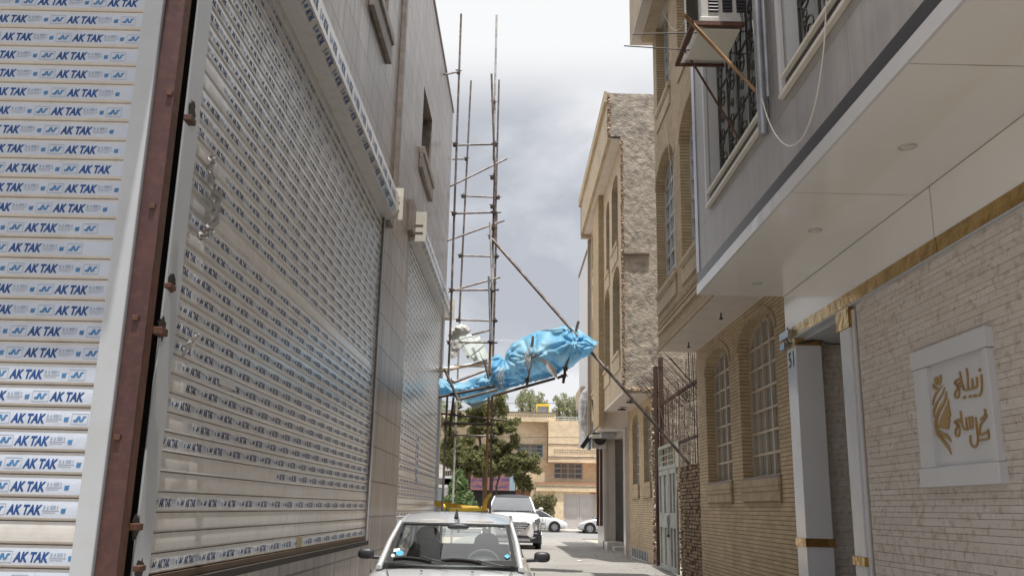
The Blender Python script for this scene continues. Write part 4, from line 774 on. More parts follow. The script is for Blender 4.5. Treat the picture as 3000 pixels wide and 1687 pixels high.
k = MB(); k.box(3.60, YEW-.3, .2, 3.70, YEW-.2, 5.0); k.build('steel_post', M['ironr'], EH)
FE = FX(2.88); E1 = 30.6
eu = [(23.0, 24.4, 8.5, 10.95, .3), (25.0, 25.85, 8.2, 10.9, .3), (22.75, 24.3, 5.55, 8.0-.05, .45), (25.05, 26.45, 5.5, 7.85, .45), (28.7, 30.3, 9.6, 11.2), (28.7, 30.2, 5.35, 7.9), (28.7, 30.3, 8.2, 9.3)]
eu = [(23.0, 24.4, 8.55, 10.6, .3), (25.0, 25.85, 8.3, 10.5, .3), (22.75, 24.3, 5.55, 7.95, .45), (25.05, 26.45, 5.5, 7.85, .45), (28.65, 30.3, 9.5, 10.9), (28.7, 30.2, 5.35, 7.9)]
c = MB(); c.panel(FE, YEW, E1, 4.42, 12.1, eu, .28, 0, 1); c.quad(V((2.88, E1, 4.42)), V((9, E1, 4.42)), V((9, E1, 12.4)), V((2.88, E1, 12.4)), 0); c.build('upper_wall', [M['brickl'], M['brick']], EH)
c = MB(); c.fbox(FE, 26.6, 28.35, 3.95, 11.1, .002, .16); c.build('brick_pilaster', M['brick'], EH)
c = MB(); c.box(2.52, YEW+.02, 11.12, 2.62, E1+.3, 12.49, 0); c.box(2.44, YEW+.0, 12.20, 2.52, E1+.3, 12.52, 0); c.box(2.62, YEW+.02, 11.12, 2.90, E1+.3, 11.16, 1); c.box(2.52, E1+.1, 11.0, 4, E1+.3, 12.49, 0); c.box(2.9, YEW+.1, 12.1, 9, E1, 12.3); c.build('eave', [M['brickl'], M['plaster']], EH)
c = MB(); c.box(2.88, YEW+.02, 4.36, 3.66, 27.0, 4.42); c.box(2.80, 27.0, 3.9, 5, 36, 3.95); c.box(2.88, 26.95, 3.93, 3.7, 27.05, 4.42); c.build('soffit', M['plaster'], EH)
for h in eu:
    window(FE, h, EH, 'frameb' if len(h) > 4 else 'framew', 2, 3, .22, thick=.06)
    s = MB(); s.fbox(FE, h[0]-.05, h[1]+.05, h[2]-.1, h[2]-.002, .002, .06); s.fbox(FE, h[0]-.03, h[1]+.03, h[2]-.5, h[2]-.105, .002, .03); s.build('window_apron', M['brickl'], EH)
ew = [(22.55, 23.75, 2.25, 4.15, .25), (24.6, 25.85, 2.25, 4.15, .25)]
c = MB(); c.panel(FX(3.6), YEW+.05, 26.7, .1, 4.36, ew, .22, 0, 0); c.build('lower_wall', [M['brick']], EH)
c = MB(); c.fbox(FX(3.6), YEW+.06, 26.6, .25, .62, .001, .03); c.build('plinth', M['brickv'], EH)
for h in ew:
    window(FX(3.6), h, EH, 'framew', 3, 6, .18, 'panel_'); s = MB(); s.fbox(FX(3.6), h[0]-.02, h[1]+.04, h[2]-.4, h[2]-.02, .002, .05); s.build('window_apron', M['brickv'], EH)
for (a, b) in ((23.2, 25.9),):
    s = MB(); s.fbox(FX(3.6), a, b, .30, .52, .031, .035, 0)
    for i in range(7): s.fbox(FX(3.6), a+(b-a)*i/6-.03, a+(b-a)*i/6+.03, .29, .53, .036, .05, 1)
    s.fbox(FX(3.6), a, b, .27, .30, .036, .06, 1); s.build('basement_window', [M['pane'], M['framew']], EH)
for y_ in (23.6, 25.4):
    s = MB(); s.disc((3.25, y_, 4.30), (0, 0, 1), .12, .03, 12); s.tube([(3.25, y_, 4.36), (3.25, y_, 4.28)], .02, 6); s.build('lamp_holder', M['plastic'], EH)
s = MB(); s.obox(V((3.2, 28.6, 3.83)), V((.24, 0, 0)), V((0, .4, 0)), V((0, 0, .07))); s.build('soffit_lamp', M['zinc'], EH, bev=.03)
# grey stone entrance front beyond
c = MB(); c.box(3.50, 26.72, .15, 3.72, 27.2, 3.9); c.build('stone_pier', M['marble'], EH)
c = MB(); c.box(4.3, 27.2, .15, 4.4, 31.6, 3.9, 0); c.box(3.76, 31.6, .15, 4.4, 31.7, 3.9, 2); c.box(3.46, 31.3, .15, 3.755, 34.4, 3.9, 0); c.box(3.36, 31.25, .15, 3.455, 31.55, 3.9, 0); c.build('stone_front', [M['marble'], M['tile'], M['tilegrey']], EH)
c = MB(); c.box(4.05, 27.4, .3, 4.095, 30.8, 3.2); c.build('shop_shutter', M['panel_'], EH)
c = MB(); c.box(3.36, 30.3, .15, 3.9, 31.7, .52, 0); c.box(3.50, 29.5, .15, 3.9, 30.3, .40, 0); c.build('entrance_step', M['marble'], EH, bev=.01)
c = MB(); c.tube([(3.30, 31.6, 1.0), (3.30, 31.6, 3.9)], .055, 10); c.tube([(3.19, 31.7, 1.0), (3.19, 31.7, 3.9)], .05, 10); c.build('downpipe', M['rust'], EH)
SU = thing('split_air_conditioner', 'beige outdoor air conditioner unit fixed under the white soffit beyond the cream house', 'air conditioner', (3.1, 31.5, 3.3))
c = MB(); p_ = at(1738, 1312, Y=31); q_ = at(1778, 1258, Y=31); c.box(p_.x, 31, p_.z, q_.x, 31.35, q_.z); c.build('casing', M['ac'], SU, bev=.03)
c = MB(); c.disc(((p_.x+q_.x)/2, 30.985, (p_.z+q_.z)/2), (0, 1, 0), .19, .02, 20); c.ring(((p_.x+q_.x)/2, 30.97, (p_.z+q_.z)/2), (0, 1, 0), .2, .015); c.build('fan_grille', M['plastic'], SU)
SB = thing('sign_bracket', 'empty black metal sign bracket hanging under the corner of the cream house', 'bracket', (2.8, 29, 4))
for (a, b) in (((1735, 1170), (1745, 1268)), ((1745, 1182), (1745, 1270)), ((1760, 1225), (1760, 1268)), ((1733, 1270), (1762, 1268)), ((1745, 1228), (1765, 1226)), ((1762, 1245), (1822, 1228)), ((1822, 1228), (1826, 1218)), ((1738, 1270), (1748, 1258)), ((1735, 1246), (1750, 1246))):
    c = MB(); c.tube([at(*a, Y=28.6), at(*b, Y=28.6)], .022, 5); c.build('frame_bar', M['iron'], SB)
# pale building beyond with wrapped signs
GB = thing('pale_building', 'narrow pale grey building beyond the cream house, half hidden by wrapped signs', 'building', (2.9, 34, 0))
c = MB(); c.box(2.9, E1+.4, 3.9, 8, 36.2, 10.95, 0); c.box(2.86, E1+.35, 10.95, 8, 36.3, 11.05, 1); c.build('wall', [M['signw'], M['stonedark']], GB)
c = MB(); c.box(2.78, E1+.32, 3.9, 2.88, E1+.5, 11.0); c.build('corner_trim', M['brickl'], GB)
c = MB(); a = at(1700, 1130, Y=33); b = at(1727, 1208, Y=33)
for i in range(3): pass
c.box(2.70, 33.2, 5.3, 2.88, 35.5, 6.0); c.build('projecting_sill', M['brickl'], GB, bev=.05)
SWG = thing('wrapped_sign', 'shop sign wrapped in crinkled clear plastic projecting near the far alley corner', 'sign', (2.6, 31, 4.5))
P_ = [(1727, 1120), (1733, 1300), (1722, 1315), (1712, 1280), (1702, 1270), (1693, 1250), (1692, 1180), (1700, 1150), (1714, 1135)]
c = MB(); F = FY(31.4); uvs = [F.hit(*p) for p in P_]
cx_ = sum(u for u, z in uvs)/len(uvs); cz_ = sum(z for u, z in uvs)/len(uvs)
def fnw(i, j):
    k = len(uvs); u, z = uvs[i % k]; t = [0, .6, 1, 1, .6, 0][j]; n = [.25, .22, .12, -.12, -.22, -.25][j]; q = .05*noise.noise(V((i*1.3, j*2.1, 0)))
    return F.p(cx_+(u-cx_)*t+q, cz_+(z-cz_)*t+q, n+q*2)
c.grid(fnw, len(uvs)+1, 6, 0, False); c.build('wrapping', M['plastic_clear'], SWG, sub=2)
c = MB(); p_ = at(1726, 1180, Y=31.1); c.box(p_.x-.03, 31.0, p_.z-1.6, p_.x+.05, 31.5, p_.z+.4); c.build('sign_edge', M['frameb'], SWG)
c = MB(); p_ = at(1716, 1294, Y=30.9); c.obox(p_, V((.14, 0, .2)), V((0, .1, 0)), V((-.06, 0, .04))); c.build('corner_plate', M['black'], SWG)
# ================================================================ SCAFFOLD
YA, YD, YM = 20.0, 23.4, 21.7
SCF = thing('scaffold', 'tall narrow tower of rusty scaffold tubes standing against the end of the tiled wall', 'scaffold', (-1, 20, .2))
def spole(pts, r=.026, m='pole', nm='standard'):
    c = MB(); c.tube(pts, r, 8); return c.build(nm, M[m], SCF)
def vert(top, botpx, Y, m='pole', r=.026, ground=True, nm='standard', dy=0):
    t = at(*top, Y=Y+dy); b = at(*botpx, Y=Y+dy)
    if ground: k = (gz(Y)-t.z)/(b.z-t.z); b = t+(b-t)*k
    return spole([t, b], r, m, nm)
vert((1351, 42), (1318, 1003), YA, ground=False); vert((1321, 930), (1299, 1414), YA+.06)
vert((1380, 237), (1345, 940), YD, ground=False); vert((1348, 915), (1329, 1414), YD+.06, 'polew')
vert((1455, 45), (1446, 470), YA, 'polew', ground=False); vert((1440, 217), (1452, 560), YA-.07, ground=False); vert((1450, 480), (1437, 1000), YA+.01, ground=False, dy=.08)
vert((1436, 652), (1443, 850), YA-.09, 'polew', ground=False); vert((1432, 810), (1438, 1000), YA-.09, 'zinc', ground=False)
vert((1438, 960), (1424, 1414), YA, 'poley', .03)
vert((1462, 235), (1450, 700), YD, ground=False); vert((1455, 620), (1444, 1060), YD, 'pole', .03, ground=False); vert((1442, 1145), (1437, 1414), YD, 'coupler', .03)
vert((1332, 1135), (1316, 1278), YM, 'coupler', .03, ground=False)
def led(a, b, Y1, Y2=None, m='pole', r=.024, nm='ledger'): return spole([at(*a, Y=Y1), at(*b, Y=Y2 or Y1)], r, m, nm)
for a, b in (((1326, 426), (1456, 423)), ((1323, 626), (1468, 622)), ((1316, 850), (1462, 849)), ((1310, 1002), (1458, 1003))): led(a, b, YA+.05)
led((1297, 1239), (1446, 1244), YA+.05, m='coupler')
for a, b in (((1353, 574), (1465, 579)), ((1344, 749), (1462, 752)), ((1337, 937), (1458, 940)), ((1334, 1072), (1432, 1073)), ((1326, 1274), (1454, 1277))): led(a, b, YD+.05)
led((1292, 1211), (1487, 1232), YM, m='coupler')
for a, b in (((1319, 546), (1485, 465)), ((1311, 705), (1477, 646)), ((1304, 857), (1465, 812)), ((1385, 980), (1440, 965))): led(a, b, YM-.4, YM+.2)
led((1303, 219), (1347, 210), 19.3, YA, nm='tie'); led((1325, 467), (1366, 466), YD, nm='tie')
c = MB()
led((1290, 1082), (1430, 1062), YD-.3, m='zinc', r=.05, nm='board_tube')
for (px, py, Y) in ((1343, 211, YA), (1333, 424, YA), (1450, 424, YA), (1446, 302, YA), (1329, 626, YA), (1448, 624, YA), (1437, 694, YA), (1445, 668, YA), (1442, 605, YA), (1442, 520, YA), (1322, 850, YA), (1444, 850, YA), (1444, 830, YA), (1316, 1003, YA), (1438, 1003, YA), (1304, 1241, YA), (1428, 1242, YA), (1366, 466, YD), (1356, 575, YD), (1459, 579, YD), (1348, 750, YD), (1454, 752, YD), (1341, 938, YD), (1450, 940, YD), (1338, 1073, YD), (1333, 1274, YD), (1440, 1276, YD), (1325, 1213, YM), (1441, 1228, YM), (1433, 1097, 19.4), (1332, 1155, 19.4), (1343, 1166, 19.4), (1320, 1118, 19.4), (1555, 1046, 19.2), (1680, 1007, 19.2), (1544, 1112, 19.2), (1652, 1102, 19.2), (1657, 1080, 19.2)):
    p = at(px, py, Y=Y); c = MB(); c.box(p.x-.045, p.y-.06, p.z-.035, p.x+.045, p.y+.08, p.z+.035); c.tube([p+V((-.07, -.05, .03)), p+V((.09, -.06, .0))], .012, 5); c.tube([p+V((.02, -.09, -.06)), p+V((.02, -.07, .07))], .012, 5); c.build('coupler', M['coupler'], SCF, bev=.01)
# outrigger platform tubes that carry the tarpaulin
for a, b, Y1, Y2, m in (((1562, 985), (1543, 1136), 19.2, 19.2, 'pole'), ((1695, 941), (1655, 1085), 19.2, 19.2, 'pole'), ((1657, 1075), (1650, 1122), 19.3, 19.3, 'coupler'), ((1420, 1056), (1432, 1110), 19.3, 19.3, 'pole'), ((1302, 1080), (1342, 1170), 19.3, 19.3, 'pole'),
    ((1284, 1163), (1450, 1130), 19.35, 19.35, 'coupler'), ((1345, 1170), (1458, 1140), 19.2, 19.2, 'pole'), ((1328, 1120), (1428, 1082), 19.5, 19.8, 'pole'), ((1440, 1160), (1626, 1108), 19.3, 19.3, 'coupler'), ((1553, 1047), (1684, 1005), 19.1, 19.1, 'pole'), ((1632, 1107), (1660, 1097), 19.2, 19.2, 'coupler')):
    led(a, b, Y1, Y2, m, .030, 'outrigger_tube')
r0 = at(1441, 700, Y=YA-.05); r1 = at(2025, 1364, X=3.72)
c = MB(); c.tube([r0, r1], .035, 8); c.build('raking_pole', M['pole'], SCF)
# boards, sack on the scaffold
c = MB(); pts = [at(1335, 1000, Y=22.2), at(1342, 985, Y=22.2), at(1362, 978, Y=22.3), at(1385, 985, Y=22.3), at(1408, 982, Y=22.3)]; low = [at(1378, 1060, Y=21.2), at(1388, 1058, Y=21.2), at(1400, 1055, Y=21.2), at(1414, 1051, Y=21.2), at(1428, 1046, Y=21.2)]
for i in range(0, 4): c.obox((pts[i]+pts[i+1]+low[i]+low[i+1])/4, (pts[i+1]-pts[i]+low[i+1]-low[i])*.245, (low[i]-pts[i])*.5, V((0, .01, .01)))
tag(c.build('shuttering_panels', M['ply']), 'grey-green shuttering panels leaning on the scaffold beside the white sack', 'boards')
c = MB(); p = at(1352, 968, Y=21.2)
c.blob(p, (.20, .2, .135), 0, 36, 20, lambda d: 1+.30*noise.noise(d*2.2)+.10*noise.noise(d*7)); c.blob(p+V((-.17, .05, -.10)), (.13, .12, .13), 0, 24, 16, lambda d: 1+.35*noise.noise(d*2.5+V((3, 0, 0)))+.12*noise.noise(d*8))
tag(c.build('white_sack', M['sack']), 'bulging white sack lying on top of the shuttering panels on the scaffold', 'sack')
c = MB(); p = at(1333, 1018, Y=19.9)
c.grid(lambda i, j: p+V((-.10+.036*i*(1-.05*j)+.05*noise.noise(V((i*.5, j*.6, 2))), .07*noise.noise(V((i*.9, j*.5, 0))), .15-.05*j-.10*noise.noise(V((i*.7, j*.3, 9))))), 8, 9, 0, True)
tag(c.build('plastic_sheeting', M['sack'], sub=1), 'scraps of white plastic sheeting hanging from the scaffold below the sack', 'plastic sheet')
for (a, b, Y1, Y2) in (((1290, 1088), (1360, 1070), 21, 22.5), ((1375, 1072), (1428, 1056), 21.5, 21.5)):
    c = MB(); c.bar(at(*a, Y=Y1), at(*b, Y=Y2), .25, .035); tag(c.build('scaffold_plank', M['wood']), 'weathered plank on the scaffold, ' + ('next to the left wall' if a[0] < 1300 else 'under the shuttering panels'), 'plank')
# ---- tarpaulin: outline in the photograph carried by a rolling, folded sheet
TIES = [(1482, 1045), (1440, 1120), (1556, 1048), (1545, 1118), (1680, 1005), (1655, 1090), (1670, 955), (1740, 1012), (1340, 1165), (1300, 1115), (1425, 1100), (1380, 1120)]
def tarp(outline_top, outline_bot, Ya, Yb, name, label, seed, amp=.10, sag=.25, nx=100, nv=34, frac=.0):
    def interp(P, t):
        L = [0]
        for p, q in zip(P, P[1:]): L.append(L[-1]+math.hypot(q[0]-p[0], q[1]-p[1]))
        s = t*L[-1]
        for i in range(len(P)-1):
            if s <= L[i+1]+1e-9:
                k = (s-L[i])/(L[i+1]-L[i]); return (P[i][0]+(P[i+1][0]-P[i][0])*k, P[i][1]+(P[i+1][1]-P[i][1])*k)
        return P[-1]
    c = MB()
    def fn(i, j):
        t = i/(nx-1); v = j/(nv-1); a = interp(outline_top, t); b = interp(outline_bot, t)
        px = a[0]+(b[0]-a[0])*v; py = a[1]+(b[1]-a[1])*v
        y = Ya+(Yb-Ya)*t+sag*math.sin(math.pi*v)*-1
        wv = v*4.2+1.6*noise.noise(V((t*2.3, v*1.5, seed)))+.9*t; n_ = .55*noise.noise(V((t*2.6, v*2, seed+3)))+.62*(1-2*abs(math.sin(wv*2.1)))**1*(.5+.6*noise.noise(V((t*4, v*3, seed+9))))+.30*(1-2*abs(noise.noise(V((t*9+v*4, v*9-t*3, seed)))*2))*.6
        e = min(1, 6*min(v, 1-v)+.25)
        n_ = .35*noise.noise(V((t*2.6, v*2, seed+3)))+.12*noise.noise(V((t*nx*.16+v*3, v*nv*.2-t*4, seed)))
        for ti, (tx, ty) in enumerate(TIES):
            dx, dy = px-tx, (py-ty)*1.3; rr = math.hypot(dx, dy)+1; th = math.atan2(dy, dx)+.25*noise.noise(V((px*.02, py*.02, ti))); n_ += .55*(min(1, rr/25))*math.exp(-rr/70)*(2*(1-abs(math.sin(th*4.5+ti*1.3)))**1.6-.7)
        q = at(px, py, Y=y); q.y += amp*n_*e*2.2; q.z += amp*.35*n_; q.x += amp*.25*noise.noise(V((px*.03, py*.03, seed+5)))
        if j == nv-1: q.z += .05*noise.noise(V((px*.15, 0, seed)))
        return q
    c.grid(fn, nx, nv, 0, True)
    return c
TP = thing('blue_tarpaulin', 'torn bright blue tarpaulin slung over scaffold tubes across the alley', 'tarpaulin', (0, 19.5, 4.5))
top = [(1440, 1045), (1462, 1036), (1480, 1052), (1482, 1030), (1500, 1005), (1535, 985), (1570, 970), (1620, 962), (1660, 952), (1672, 955), (1700, 968), (1740, 995), (1755, 1000)]
bot = [(1436, 1120), (1455, 1140), (1470, 1142), (1500, 1130), (1530, 1122), (1560, 1112), (1600, 1104), (1630, 1098), (1650, 1085), (1680, 1075), (1700, 1052), (1725, 1040), (1738, 1028)]
tarp(top, bot, 19.9, 19.3, '', '', 1, .10, .5).build('upper_sheet', M['tarp'], TP)
top2 = [(1286, 1106), (1310, 1112), (1330, 1122), (1360, 1122), (1390, 1105), (1422, 1092), (1450, 1095), (1490, 1120)]
bot2 = [(1286, 1162), (1310, 1160), (1335, 1165), (1360, 1178), (1390, 1178), (1420, 1168), (1450, 1155), (1490, 1140)]
tarp(top2, bot2, 20.2, 19.8, '', '', 7, .09, .35, 50, 18).build('lower_sheet', M['tarp'], TP)
top3 = [(1440, 1140), (1490, 1128), (1530, 1115), (1560, 1100), (1600, 1090), (1650, 1070), (1662, 1050)]
bot3 = [(1438, 1152), (1470, 1142), (1510, 1132), (1550, 1120), (1590, 1112), (1628, 1100), (1664, 1060)]
tarp(top3, bot3, 19.6, 19.35, '', '', 12, .03, .1, 40, 6).build('hanging_hem', M['tarp'], TP)
topg = [(1360, 1178), (1400, 1178), (1440, 1165)]; botg = [(1380, 1190), (1400, 1196), (1430, 1172)]
tarp(topg, botg, 20.1, 19.9, '', '', 4, .03, .1, 20, 5).build('hanging_hem', M['ply'], TP)
F = FY(19.05)
c = MB(); w_ = [(1558, 1018), (1575, 1045), (1600, 1062), (1618, 1085), (1632, 1108)]; ww = [2, 3, 14, 20, 3]
L_ = [];
for (x, y), k in zip(w_, ww): L_.append((F.hit(x-k/2, y+k/4), F.hit(x+k/2, y-k/4)))
for (a, b), (d, e) in zip(L_, L_[1:]): c.add([F.p(*a, .02), F.p(*b, .0), F.p(*e, .03), F.p(*d, .0)], [(0, 1, 2, 3)], 0, True)
c.build('white_rag', M['sack'], TP)
rnd = random.Random(3); c = MB()
for i in range(46):
    bx = rnd.choice([1548, 1550, 1545, 1552, 1470, 1474]); x0 = bx+rnd.uniform(-10, 6); y0 = (1020 if bx > 1500 else 1078)+rnd.uniform(-12, 30)
    pts = [at(x0, y0, Y=19.0)]; x, y = x0, y0
    for k in range(5): x += rnd.uniform(-5, 4); y += rnd.uniform(5, 13); pts.append(at(x, y, Y=19.0+rnd.uniform(-.06, .06)))
    c.tube(smooth2(pts, 1), .0035, 4, 0, False)
c.build('frayed_threads', M['sack'], TP)
# ---- yellow barrier at the foot of the scaffold
YB = thing('yellow_barrier', 'sagging mustard yellow fabric band and bright yellow bar tied between the scaffold feet', 'barrier', (-1, 21, 1.5))
F = FY(20.6)
c = MB(); tp = [(1272, 1464), (1300, 1468), (1350, 1478), (1400, 1482), (1428, 1486)]; bt = [(1272, 1482), (1300, 1486), (1350, 1489), (1400, 1494), (1426, 1494)]
c.grid(lambda i, j: F.p(*F.hit(tp[i][0]+(bt[i][0]-tp[i][0])*j/3, tp[i][1]+(bt[i][1]-tp[i][1])*j/3), .03*math.sin(i*2+j*1.4)), 5, 4, 0, True); c.build('fabric_band', M['ytape'], YB, sub=2)
c = MB(); c.bar(at(1315, 1493, Y=20.3), at(1428, 1491, Y=20.3), .05, .07); c.build('bar', M['ytapeb'], YB, bev=.015)
c = MB(); pts = [(1418, 1496, .05), (1420, 1478, .055), (1424, 1462, .05), (1434, 1450, .045), (1440, 1446, .02)]
pp = smooth2([at(a, b, Y=20.0) for a, b, r in pts], 2); c.tube(pp, [.055*(1-.75*(i/(len(pp)-1))**2) for i in range(len(pp))], 8); c.build('tied_end', M['ytape'], YB)
c = MB(); c.blob(at(1300, 1484, Y=20.2), (.05, .05, .07), 0, 8, 6, lambda d: 1+.4*noise.noise(d*4)); c.build('knot', M['ytapeb'], YB)
c = MB(); a = at(1272, 1494, Y=22); b = at(1292, 1478, Y=22); c.box(a.x, 22, gz(22), b.x, 22.05, b.z-.06, 0); c.box(a.x, 22, b.z-.058, b.x, 22.05, b.z, 1); c.box(a.x-.02, 21.9, gz(22), a.x+.03, 22.15, gz(22)+.05, 0); c.box(b.x-.04, 21.9, gz(22), b.x, 22.15, gz(22)+.05, 0)
tag(c.build('site_board', [M['signw'], M['red']]), 'white site board with a red top edge standing behind the yellow band', 'board')
# ================================================================ FAR STREET: YELLOW HOUSE
YH = 66.0; F = FY(YH); fh = lambda x, y, n=0: F.hit(x, y, n)
HB = thing('yellow_brick_house', 'two storey yellow brick house facing the camera across the far street', 'house', ((fh(1600, 1500)[0]), YH, 0))
xl = fh(1482, 1300)[0]; xr_ = 9.5; zt = fh(1600, 1238)[1]; zcan = fh(1600, 1437)[1]; x1 = fh(1603, 1300)[0]; x2 = fh(1612, 1300)[0]; x3 = fh(1738, 1300)[0]
wl = (*[fh(x, 1300)[0] for x in (1515, 1591)], fh(1550, 1337)[1], fh(1550, 1300)[1]); wr = (*[fh(x, 1380)[0] for x in (1622, 1707)], fh(1660, 1402)[1], fh(1660, 1355)[1])
FN = 1.6                                                       # the left bay is set back, the upper right block stands forward
ob = lambda x, y: F.hit(x, y, FN)
c = MB(); c.panel(F, xl-8, x1, .1, fh(1550, 1212)[1], [wl], .25, 0); c.build('left_bay', [M['yellow']], HB)
F2 = FY(YH-.9); xo0, xo1 = F2.hit(1610, 1345)[0], F2.hit(1729, 1345)[0]; zo = F2.hit(1670, 1354)[1]
c = MB(); xc0 = F.hit(1604, 1300)[0]; ztp = F2.hit(1670, 1232)[1]; wr_ = wr
c.panel(F, x1, x3+1.2, .1, zo+.02, [wr_], .25, 0); c.box(x1, YH+.26, .1, x3+1.2, YH+8, ztp-.1, 0); c.box(xl-8, YH+.3, .1, x1, YH+8, fh(1550, 1215)[1], 0); c.build('right_bay', [M['yellow']], HB)
c = MB(); c.box(xo0-.1, YH-.9, zo, xo1+1.4, YH+.25, ztp); c.build('upper_block', [M['yellow']], HB)
c = MB(); zb_ = F2.hit(1670, 1300)[1]
c.box(xo0-.13, YH-.93, zb_-.06, xo1+1.4, YH-.9, zb_); c.box(xo0-.13, YH-.93, F2.hit(1670, 1337)[1]-.05, xo1+1.4, YH-.9, F2.hit(1670, 1337)[1])
for r in range(2):
    zz = F2.hit(1670, 1319+r*7)[1]
    for i in range(26): c.box(xo0+.3+i*.12, YH-.925, zz, xo0+.36+i*.12, YH-.901, zz+.07)
c.build('brick_band', M['stonedark'], HB)
c = MB(); za, zb2 = fh(1550, 1237)[1], fh(1550, 1212)[1]; c.box(xl-8, YH-.75, za, x2+.35, YH-.01, zb2, 0); c.box(xl-8, YH-.8, zb2, x2+.4, YH, zb2+.08, 1)
for i in range(40): c.box(x2+.1-i*.16, YH-.765, za+.35, x2+.17-i*.16, YH-.751, za+.44, 1)
c.build('parapet', [M['yellow'], M['stonedark']], HB)
c = MB(); z_ = ztp
for k_ in (.12, .28): c.bar((x2+.4, YH-.6, z_+k_), (x3+1.5, YH-.6, z_+k_), .05, .05)
for i in range(5): c.bar((x2+.5+i*.8, YH-.6, z_), (x2+.5+i*.8, YH-.6, z_+.3), .05, .05)
c.build('roof_rail', M['white'], HB)
for h, n in ((wl, 4), (wr_, 4)):
    wo = window(F, h, HB, 'frameb' if h is wl else 'framew', n, 3, .22, thick=.07)
    g = MB()
    for i in range(9): u = h[0]+(h[1]-h[0])*(.27+.46*i/8); g.bar(F.p(u, h[2], -.1), F.p(u, h[3], -.1), .03, .03)
    g.build('window_bars', M['frame'], wo)
c = MB(); F3 = FY(YH-2.2); a = F3.hit(1570, 1437); b = F3.hit(1570, 1411); xg0, xg1 = F3.hit(1651, 1500)[0], F3.hit(1746, 1500)[0]; xp = F3.hit(1624, 1500)[0]; xe = F3.hit(1567, 1500)[0]
c.box(a[0], YH-2.3, a[1], xg1+4, YH-1.2, b[1]-.22, 0); c.box(a[0]-.05, YH-2.35, b[1]-.10, xg1+4, YH-1.15, b[1], 1); c.box(a[0], YH-2.31, b[1]-.22, xg1+4, YH-1.19, b[1]-.101, 0); c.box(a[0], YH-2.32, a[1]+.30, xg1+4, YH-2.3, a[1]+.34, 2); c.build('gate_canopy', [M['yellow'], M['orange'], M['stonedark']], HB)
c = MB(); c.box(xp, YH-2.15, .1, xg0, YH-1.6, a[1]); c.box(xg1, YH-2.15, .1, xg1+4, YH-1.6, a[1]); c.box(xe, YH-2.0, a[1]-.6, xp, YH-1.7, a[1]); c.box(xe, YH-2.15, .1, xe+.22, YH-1.7, a[1]); c.box(xe+.22, YH-1.8, .1, xp, YH-1.7, 2.0); c.build('garden_wall', [M['yellow']], HB)
gt = MB(); zg = F3.hit(1700, 1446)[1]; gt.box(xg0, YH-1.9, .1, xg1, YH-1.85, zg); go = gt.build('garage_gate', M['gategrey'], HB)
k = MB(); xm = (xg0+xg1)/2
for (u0_, u1_) in ((xg0, xm-.02), (xm+.02, xg1)):
    for (p, q, z, z2) in ((u0_, u0_+.12, .12, zg), (u1_-.12, u1_, .12, zg), (u0_+.12, u1_-.12, zg-.12, zg), (u0_+.12, u1_-.12, zg*.40, zg*.40+.08), (u0_+.12, u1_-.12, zg*.68, zg*.68+.08), (u0_+.12, u1_-.12, .12, .22)): k.box(p, YH-1.93, z, q, YH-1.901, z2)
k.build('gate_frame', M['gategrey'], go); k = MB(); k.box(xg0, YH-1.95, zg, xg1-.4, YH-1.7, a[1], 0); k.box(xg1-.4, YH-1.97, zg, xg1+.1, YH-1.7, a[1], 1); k.build('gate_lintel', [M['yellow'], M['orange']], HB)
OW = MB(); p = at(1518, 1430, Y=64.5); q = at(1554, 1430, Y=64.5); OW.box(p.x-.7, 64.4, .1, q.x, 64.6, p.z-.1, 0); OW.box(q.x, 64.3, .1, q.x+.35, 64.7, p.z+.1, 1); OW.box(p.x-.8, 64.2, p.z-.1, q.x+.0, 64.8, p.z+.15, 1)
tag(OW.build('orange_wall', [M['orange'], M['yellow']]), 'orange brick garden wall with a yellow brick pier left of the shrub across the street', 'wall')
RC = thing('rooftop_cooler', 'grey rooftop cooler with a yellow top on the roof of the yellow brick house', 'air cooler', (at(1590, 1210, Y=67).x, 67, at(1590, 1212, Y=67).z))
a = at(1574, 1214, Y=67); b = at(1607, 1190, Y=67); c = MB(); c.box(a.x, 67, a.z-.2, b.x, 67.9, b.z); c.build('casing', M['zinc'], RC)
c = MB(); t = at(1590, 1183, Y=67).z; c.box(a.x-.06, 66.9, b.z, b.x+.06, 68, t); c.box(a.x-.06, 66.9, a.z-.2, a.x, 67, b.z); c.box(b.x, 66.9, a.z-.2, b.x+.06, 67, b.z); c.build('yellow_top', M['ytapeb'], RC)
# shop with the faded red board
SH = thing('far_shop', 'far shop with dark open front under a faded red board, behind the pine trunks', 'shop', (-1.5, 62.6, .1))
a = at(1300, 1440, Y=63); b = at(1512, 1379, Y=63)
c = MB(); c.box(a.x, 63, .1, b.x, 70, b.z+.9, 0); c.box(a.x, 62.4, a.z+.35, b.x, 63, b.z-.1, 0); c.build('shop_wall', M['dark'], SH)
c = MB(); pa = at(1378, 1434, Y=62.3); pb = at(1510, 1380, Y=62.3); pm_ = at(1493, 1434, Y=62.3).x; c.box(pa.x, 62.25, pa.z, pm_, 62.38, pb.z); bo = c.build('sign_board', M['pink'], SH)
c = MB(); c.box(pm_, 62.25, pa.z, pb.x, 62.38, pb.z-.3); c.build('side_board', M['frameb'], SH)
